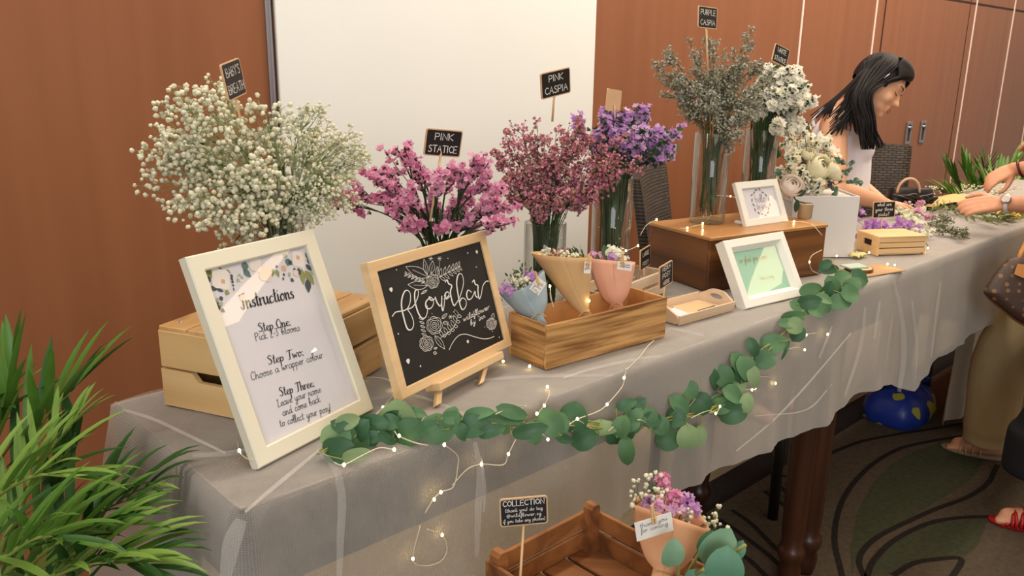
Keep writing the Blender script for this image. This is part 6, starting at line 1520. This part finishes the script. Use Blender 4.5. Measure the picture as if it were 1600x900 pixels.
def hair_mass(name, parent, c, R, locks, mat=None):
    P = lambda x, y, z: c + R @ A(x, y, z); b = MB()
    rings = []
    for i in range(12):     # cap over crown and back, open at the face
        t = i / 11; row = []
        for k in range(29):
            cov = 1.0 if t < .5 else 1.0 - .34 * min(1, (t - .5) / .25); a = (k / 28 - .5) * 2 * PI * cov + PI; th = PI * (.02 + .62 * t); rr = 1 + .012 * math.sin(9 * a)
            row.append(P(-.018 + .094 * rr * math.sin(th) * math.cos(a), .077 * rr * math.sin(th) * math.sin(a), .014 + .092 * rr * math.cos(th)))
        rings.append(row)
    b.grid(rings)
    for pts, r0 in locks: b.tube(cr(pts, 6), [r0 * .7, r0, r0 * .8, r0 * .25], 7, flat=.55)
    o = b.build(name, mat or m_hair, parent); return o

# ---- the woman in white bent over the table
wr = thing('woman', 'woman in a white sleeveless top with long dark hair bending over the table', 'person', tuple(A(2.98, 1.56, FZ)))
hc = D(1379, 132, 2.93); fx = RR * .74 - UU * .58 - FF * .34; hz = RR * .50 + UU * .82 - FF * .05
hR = frameR(fx, hz)
B = Body(); head_into(B, hc, hR)
nb_ = D(1338, 168, 3.02)
B.limb([hc + hR @ A(-.03, 0, -.06), D(1352, 160, 2.97), nb_], [.048, .046, .055])
chest = D(1312, 225, 3.10); waist = D(1302, 310, 3.16); hip = A(2.90, 1.60, .70)
shN = D(1302, 196, 2.98); shF = D(1345, 205, 3.26)
B.limb([nb_, D(1322, 192, 3.08), chest, waist, hip], [.06, .088, .105, .098, .125], 18)
B.limb([nb_, shN], [.05, .047]); B.limb([nb_, shF], [.05, .047])
el = D(1304, 296, 2.93); wrist = D(1382, 318, 3.12)
B.limb([shN, (shN + el) / 2 + A(-.004, -.004, 0), el], [.050, .045, .038]); B.limb([el, (el + wrist) / 2, wrist], [.038, .034, .023])
elF = D(1330, 280, 3.38); wF = D(1384, 320, 3.30)
B.limb([shF, elF], [.046, .037]); B.limb([elF, wF], [.036, .022])
hand_into(B, wrist, RR * .93 - UU * .16 + FF * .2, UU, -FF * .8 + RR * .2, .45, .92)
hand_into(B, wF, RR * .2 - UU * .3 - FF * .8, UU, RR, .5, .9)
for sg in (-1, 1):
    hp = hip + A(sg * .085, -.01, -.02); kn = A(2.92 + sg * .10, 1.58, .36); an = A(2.92 + sg * .10, 1.62, FZ + .07)
    B.limb([hp, kn], [.095, .062]); B.limb([kn, an], [.060, .040]); B.limb([an - K * .02, an + A(0, -.15, -.052)], [.036, .020])
wb = B.finish('body', m_skin, wr, .0052, 5); face_parts(wb, hc, hR)
m_top = pbr('top_white', (232, 228, 232), .85, noise=(20, .03), bump=(30, .08))
B = Body(); B.limb([D(1322, 200, 3.085), chest, waist, hip + A(0, 0, .02)], [.091, .114, .109, .135], 20); B.ell(D(1336, 228, 3.06), (.072, .072, .085)); B.finish('white_top', m_top, wr, .007, 6)
b = MB()
for (a_, m_, e_) in ((D(1272, 186, 3.02), D(1296, 166, 3.0), D(1326, 190, 2.985)), (D(1340, 172, 3.16), D(1352, 185, 3.2), D(1352, 205, 3.17))):
    b.tube(cr([a_ - UU * .03, a_, m_, e_, e_ - UU * .05 + RR * .01], 6), .0065, 8, flat=.5)
b.build('strap', m_top, wr)
B = Body(); 
for sg in (-1, 1):
    hp = hip + A(sg * .085, -.01, -.02); kn = A(2.92 + sg * .10, 1.58, .36); an = A(2.92 + sg * .10, 1.62, FZ + .12); B.limb([hip + A(0, 0, .0), hp, kn, an], [.13, .108, .076, .064])
B.finish('trousers', pbr('trousers_dark', (46, 44, 52), .8), wr, .009, 4)
locks = []
HP = lambda x, y, z: hc + hR @ A(x, y, z)
for k in range(120):      # curtain of hair on the near side, down to the wavy tips
    t = rng.rand(); s0 = HP(.055 - .14 * t, -.040 - .04 * rng.rand() * math.sin(PI * t), .062 - .03 * rng.rand()); s1 = D(1366 - 32 * t + rng.randn() * 1.5, 142 + 6 * t, 2.845 + .03 * rng.rand())
    s2 = D(1366 - 24 * t + rng.randn() * 2, 188 + 4 * t, 2.86 + .05 * rng.rand()); s3 = D(1376 - 28 * t + rng.randn() * 4, 226 + 8 * rng.rand(), 2.88 + .05 * rng.rand()); locks.append(([s0, s1, s2, s3], .0058))
for k in range(60):      # hair falling down the back of the head
    t = rng.rand(); s0 = HP(-.05 - .04 * t, -.02 - .05 * rng.rand(), .075 - .06 * t); s1 = D(1345 - 4 * t + rng.randn() * 2, 116 + 22 * t, 2.885); s2 = D(1322 + 10 * t + rng.randn() * 2, 146 + 24 * t, 2.90); s3 = D(1290 + 54 * rng.rand(), 172 + 40 * t, 2.915); locks.append(([s0, s1, s2, s3], .0062))
for k in range(34):      # strands slipping over the back of the shoulder
    t = rng.rand(); s0 = HP(-.09, -.05 + .08 * t, .05 - .05 * rng.rand()); s1 = D(1342 - 8 * t, 116 + 14 * t, 2.90 + .02 * t); s2 = D(1312 - 4 * t, 146 + 10 * t, 2.93); s3 = D(1266 + 30 * t, 186 - 8 * t + 4 * rng.randn(), 2.95); locks.append(([s0, s1, s2, s3], .0042 + .002 * t))
for k in range(90):      # combed over the crown and forehead
    t = k / 89; a = -1.35 + 2.7 * t; y_ = .075 * math.sin(a); side_ = -1 if a < .35 else 1; s0 = HP(-.03, .01, .104); s1 = HP(.046 * math.cos(a) + .004, y_ * .9, .086); s2 = HP(.066 * math.cos(a) + .004, y_ * .8 + side_ * .022, .056); s3 = HP(.040, side_ * .078, .018); s4 = HP(.008, side_ * .084, -.03); locks.append(([s0, s1, s2, s3, s4], .0075))
hair_mass('hair', wb, hc, hR, locks)
b = MB(); b.tube([HP(.010, -.0865, .012), HP(.004, -.089, -.012)], .0016, 6); b.build('hair_clip', m_chrome, wb)

# ---- the woman in pale trousers at the right edge, her hands over the loose stems
pr_ = thing('woman', 'woman in wide beige trousers with a wristwatch, sorting stems at the table', 'person', (3.16, .70, FZ))
B = Body(); bx = A(3.20, .655, 0)
w1 = D(1566, 318, 2.72); e1 = D(1672, 322, 2.60); w2 = D(1584, 264, 2.84); e2 = D(1672, 262, 2.72)
sh1 = A(3.03, .66, 1.24); sh2 = A(3.40, .66, 1.25)
B.limb([bx + A(0, -.02, .82), bx + A(0, -.01, 1.0), bx + A(0, -.02, 1.2), bx + A(0, 0, 1.30)], [.12, .115, .11, .06], 18); B.limb([sh1, bx + A(0, -.02, 1.26), sh2], [.05, .065, .05])
B.limb([bx + A(0, 0, 1.28), bx + A(0, .03, 1.38)], [.05, .047])
h2 = bx + A(0, .06, 1.47); hR2 = frameR(A(.2, .85, -.5), A(0, .45, .85)); head_into(B, h2, hR2)
B.limb([sh1, e1], [.046, .036]); B.limb([e1, (e1 + w1) / 2, w1], [.036, .032, .0235]); B.limb([sh2, e2], [.046, .036]); B.limb([e2, (e2 + w2) / 2, w2], [.036, .031, .023])
hand_into(B, w1, -RR * .97 - UU * .07 + FF * .10, UU * .55 - FF * .8, UU * .85 + FF * .5, .42, .90)
hand_into(B, w2, -RR * .82 - UU * .38, UU * .55 - RR * .4 - FF * .55, -UU * .75 - FF * .5, .55, .80)
f1 = A(*Z(1546, 715, FZ)[:2], FZ); f2 = A(3.36, .70, FZ)
for ft in (f1, f2):
    toe = nrm(Z(1502, 706, FZ) - Z(1562, 720, FZ)); q = A(*ft); 
    B.limb([bx + A((q[0] - bx[0]) * .6, 0, .72), q + A(.0, -.03, .38), q + K * .085], [.09, .046, .034])
    B.limb([q + K * .05 - toe * .02, q + K * .035 + toe * .06, q + K * .024 + toe * .105], [.034, .030, .026])
    sdv = np.cross(K, toe)
    for j in range(5): B.limb([q + toe * .10 + sdv * (.024 - .012 * j) + K * .02, q + toe * (.138 - .007 * abs(j - .5)) + sdv * (.028 - .014 * j) + K * .014], [.011, .0085], 8)
pbod = B.finish('body', m_skin2, pr_, .0048, 4); face_parts(pbod, h2, hR2)
hair_mass('hair', pbod, h2, hR2, [([h2 + hR2 @ A(-.02, 0, .11), h2 + hR2 @ A(-.09 * math.cos(a), .085 * math.sin(a), .03), h2 + hR2 @ A(-.08 * math.cos(a), .09 * math.sin(a), -.08), h2 + A(.1 * math.sin(a), -.09, -.28)], .016) for a in np.linspace(-1.4, 1.4, 22)], pbr('hair_brown', (62, 36, 26), .4))
m_beige = pbr('trousers_beige', (190, 164, 120), .85, noise=(9, .05), bump=(14, .12))
B = Body(); hem = [D(1541, 692, fwd(f1) - .035), A(3.36, .70, .06)]
for q in hem:
    q = A(*q); B.limb([bx + A(0, .01, .80), bx + A((q[0] - bx[0]) * .55, .01, .62), q + A(.012, -.01, .36), q + A(0, 0, .06)], [.108, .118, .096, .084], 18)
    B.b.lathe([(0, 0), (.078, 0), (.079, .04), (.078, .07), (0, .07)], q + K * .0, 20)
B.finish('trousers', m_beige, pr_, .008, 4)
B = Body(); B.limb([bx + A(0, -.01, .84), bx + A(0, 0, 1.0), bx + A(0, -.01, 1.2)], [.128, .125, .122], 18); B.limb([sh1, bx + A(0, -.02, 1.25), sh2], [.058, .074, .058]); B.limb([sh1, sh1 * .55 + e1 * .45], [.056, .052]); B.limb([sh2, sh2 * .55 + e2 * .45], [.056, .052])
B.finish('blouse', pbr('blouse_dark', (36, 32, 40), .8), pr_, .009, 4)
ax_ = nrm(e1 - w1); u1, u2, _ = frame_of(ax_); wc = w1 + ax_ * .014
b = MB(); b.tube([wc + (math.cos(a) * u1 + math.sin(a) * u2) * .0262 for a in np.linspace(0, 2 * PI, 28)], .0070, 8, cap=False, flat=1.0); watch = b.build('watch_strap', pbr('strap_white', (222, 214, 202), .5), pr_)
nv = nrm(-FF * .9 + UU * .25); nv = nrm(nv - ax_ * (nv @ ax_)); Rw_ = np.stack([ax_, np.cross(nv, ax_), nv], 1)
b = MB(); b.lathe([(0, .036), (.0120, .036), (.0150, .035), (.0158, .031), (.0150, .026), (0, .026)], wc, 28, Rw_); b.build('watch_case', m_chrome, watch)
b = MB(); b.lathe([(0, .0364), (.0115, .0364)], wc, 24, Rw_); b.build('watch_face', pbr('watch_face', (206, 186, 170), .4), watch)
b = MB(); wc2 = w2 + nrm(e2 - w2) * .022; u1, u2, _ = frame_of(nrm(e2 - w2) + UU * .3); b.tube([wc2 + (math.cos(a) * u1 + math.sin(a) * u2) * .030 for a in np.linspace(0, 2 * PI, 28)], .0042, 8, cap=False); b.build('bangle', pbr('bangle_brown', (84, 36, 24), .25), pr_)
m_sole = pbr('sandal_sole', (150, 126, 98), .7); m_strap = pbr('sandal_strap', (196, 160, 132), .6)
def sandal(parent, q, toe, sole, strap, full=False):
    sdv = np.cross(K, toe); b = MB(); out = []
    for t in np.linspace(0, 2 * PI, 28, endpoint=False):
        x = math.cos(t) * .105 + .055; w_ = .034 + .009 * math.cos(t); out.append((x, math.sin(t) * w_))
    b.prism(out, A(*q[:2], FZ + .001), toe, sdv, K, .010); o = b.build('sandal', sole, parent)
    b = MB()
    arcs = [(.095, .092, .040), (.075, .105, .046), (.055, .035, .056), (.03, .02, .062)] if not full else [(.10 - .012 * k, .10 - .012 * k + (.014 if k % 2 else -.006), .040 + .0038 * k) for k in range(8)]
    for (xa, xb, hh) in arcs:
        b.tube([A(*q[:2], FZ + .010) + toe * (xa + (xb - xa) * s_) + sdv * (.040 * math.cos(PI * s_)) + K * hh * math.sin(PI * s_) ** .8 for s_ in np.linspace(0, 1, 12)], .0030 if not full else .0052, 7, flat=.6)
    if full:
        b.tube([A(*q[:2], FZ + .055) + toe * (-.045 * math.sin(PI * s_) * .7 + .01) + sdv * (.036 * math.cos(PI * s_)) for s_ in np.linspace(0, 1, 12)], .008, 8, flat=.6)
        b.tube(cr([A(*q[:2], FZ + .012) + toe * .112 + sdv * y_ + K * .014 * (1 - (y_ / .036) ** 2) for y_ in (-.036, -.018, 0, .018, .036)], 3), .006, 7)
    b.build('straps', strap, o); return o
for ft in (f1, f2): sandal(pr_, ft, toe, m_sole, m_strap)

# ---- the person in black at the right edge with the red sandal
pk_ = thing('person', 'person in black wide trousers and a red strappy sandal at the right edge', 'person', (2.80, .46, FZ))
B = Body(); bx = A(2.86, .40, 0); t0 = Z(1546, 813, FZ); t1 = Z(1600, 824, FZ); toe2 = nrm(t0 - t1); q1 = t0 - toe2 * .155; q2 = A(2.98, .36, FZ)
B.limb([bx + A(0, 0, .80), bx + A(0, 0, 1.0), bx + A(0, 0, 1.2), bx + A(0, 0, 1.30)], [.12, .115, .11, .06], 18); B.limb([bx + A(-.18, 0, 1.24), bx + A(0, 0, 1.26), bx + A(.18, 0, 1.24)], [.05, .065, .05])
for sx in (-1, 1): B.limb([bx + A(sx * .19, 0, 1.24), bx + A(sx * .20, -.02, 1.03), bx + A(.075 if sx > 0 else -.10, .285 if sx > 0 else .17, 1.085)], [.046, .037, .025]); hand_into(B, bx + A(.075 if sx > 0 else -.10, .285 if sx > 0 else .17, 1.085), A(-sx * .3, .9, .05), A(0, -.1, 1), A(-sx, .2, .2), .8, .95)
B.limb([bx + A(0, 0, 1.28), bx + A(0, .02, 1.38)], [.05, .047]); h3 = bx + A(0, .04, 1.47); hR3 = frameR(A(.1, .95, -.2), A(0, .2, .95)); head_into(B, h3, hR3)
for q in (q1, q2):
    sdv = np.cross(K, toe2); B.limb([bx + A(0, 0, .7), q + A(0, 0, .36), q + K * .09], [.09, .056, .036]); B.limb([q + K * .05 - toe2 * .02, q + K * .036 + toe2 * .06, q + K * .026 + toe2 * .108], [.034, .030, .027])
    for j in range(5): B.limb([q + toe2 * .105 + sdv * (.024 - .012 * j) + K * .022, q + toe2 * (.142 - .007 * abs(j - .5)) + sdv * (.028 - .014 * j) + K * .016], [.011, .0088], 8)
pb3 = B.finish('body', m_skin2, pk_, .0055, 4); face_parts(pb3, h3, hR3)
hair_mass('hair', pb3, h3, hR3, [([h3 + hR3 @ A(-.02, 0, .11), h3 + hR3 @ A(-.09 * math.cos(a), .085 * math.sin(a), .03), h3 + hR3 @ A(-.08 * math.cos(a), .088 * math.sin(a), -.07)], .016) for a in np.linspace(-1.4, 1.4, 18)])
m_blk = pbr('cloth_black', (18, 16, 17), .9)
B = Body(); B.limb([bx + A(0, 0, .78), bx + A(0, 0, 1.0), bx + A(0, 0, 1.2)], [.128, .125, .122], 18); B.limb([bx + A(-.18, 0, 1.24), bx + A(0, 0, 1.25), bx + A(.18, 0, 1.24)], [.058, .074, .058]); B.finish('top', m_blk, pk_, .009, 4)
B = Body()
for q in (q1 + A(-.015, .03, 0), q2): B.limb([bx + A(0, 0, .80), bx + A((q[0] - bx[0]) * .6, (q[1] - bx[1]) * .4, .5), q + A(-.01, .01, .30)], [.115, .122, .100], 18); B.b.lathe([(0, 0), (.108, 0), (.108, .10), (.106, .14), (0, .14)], q + A(-.01, .01, .19), 20)
B.finish('trousers', m_blk, pk_, .009, 4)
m_red = pbr('sandal_red', (176, 28, 30), .3)
for q in (q1, q2): sandal(pk_, q, toe2, m_red, m_red, True)

# ---- brown patterned bag on the hip of the woman in beige
def monogram():
    m, nt, b, out = newmat('bag_brown_canvas'); L = nt.links.new; tc = nt.nodes.new('ShaderNodeTexCoord'); v = nt.nodes.new('ShaderNodeTexVoronoi'); v.inputs['Scale'].default_value = 42; v.inputs['Randomness'].default_value = .35
    r_ = nt.nodes.new('ShaderNodeValToRGB'); r_.color_ramp.elements[0].position = .22; r_.color_ramp.elements[0].color = lin((128, 92, 54)); r_.color_ramp.elements[1].position = .32; r_.color_ramp.elements[1].color = lin((66, 44, 32))
    L(tc.outputs['Object'], v.inputs['Vector']); L(v.outputs['Distance'], r_.inputs[0]); L(r_.outputs[0], b.inputs['Base Color']); b.inputs['Roughness'].default_value = .5; return m
fb = 2.50; m_tan = pbr('leather_tan', (206, 140, 76), .5)
cb = D(1604, 452, fb); r = thing('brown_shoulder_bag', 'brown patterned bag with tan leather tab hanging at the right edge', 'handbag', tuple(cb))
def BG(x, y, o_=0): return D(x, y, fb + o_)
front = [(1577, 402), (1556, 424), (1538, 452), (1540, 462), (1562, 480), (1592, 503), (1620, 512), (1660, 506), (1678, 470), (1676, 420), (1640, 398)]
b = MB(); n = len(front); cen = A(np.mean([p[0] for p in front]), np.mean([p[1] for p in front]))
loops = []
for sc_, off in ((.0, -.046), (.6, -.044), (.92, -.034), (1.0, -.015), (1.0, .035), (.92, .052), (.6, .06), (0, .06)):
    sm = cr([A(*p, 0) for p in front + [front[0]]], 4)[:-1]; loops.append([BG(cen[0] + (p[0] - cen[0]) * max(sc_, .02), cen[1] + (p[1] - cen[1]) * max(sc_, .02), off) for p in sm])
b.grid(loops, wrap=True); b.build('body', monogram(), r)
b = MB(); b.prism([(0, 0), (18, 2), (26, 14), (8, 22), (-6, 16)], BG(1590, 412, -.052), RR * fb / FPX, -UU * fb / FPX, -FF, .003); b.build('leather_tab', m_tan, r, smooth=False)
b = MB(); b.tube(cr([BG(1590, 406, -.02), BG(1625, 330, .0), BG(1662, 222, .05), BG(1690, 330, .02), BG(1668, 404, -.01)], 6), .007, 8, flat=.5); b.build('strap', m_tan, r)
b = MB(); b.tube(cr([BG(1540, 462, -.016), BG(1562, 481, -.016), BG(1592, 504, -.016), BG(1620, 513, -.016), BG(1660, 507, -.016)], 5), .0035, 6); b.build('piping', pbr('piping_brown', (110, 66, 36), .5), r)
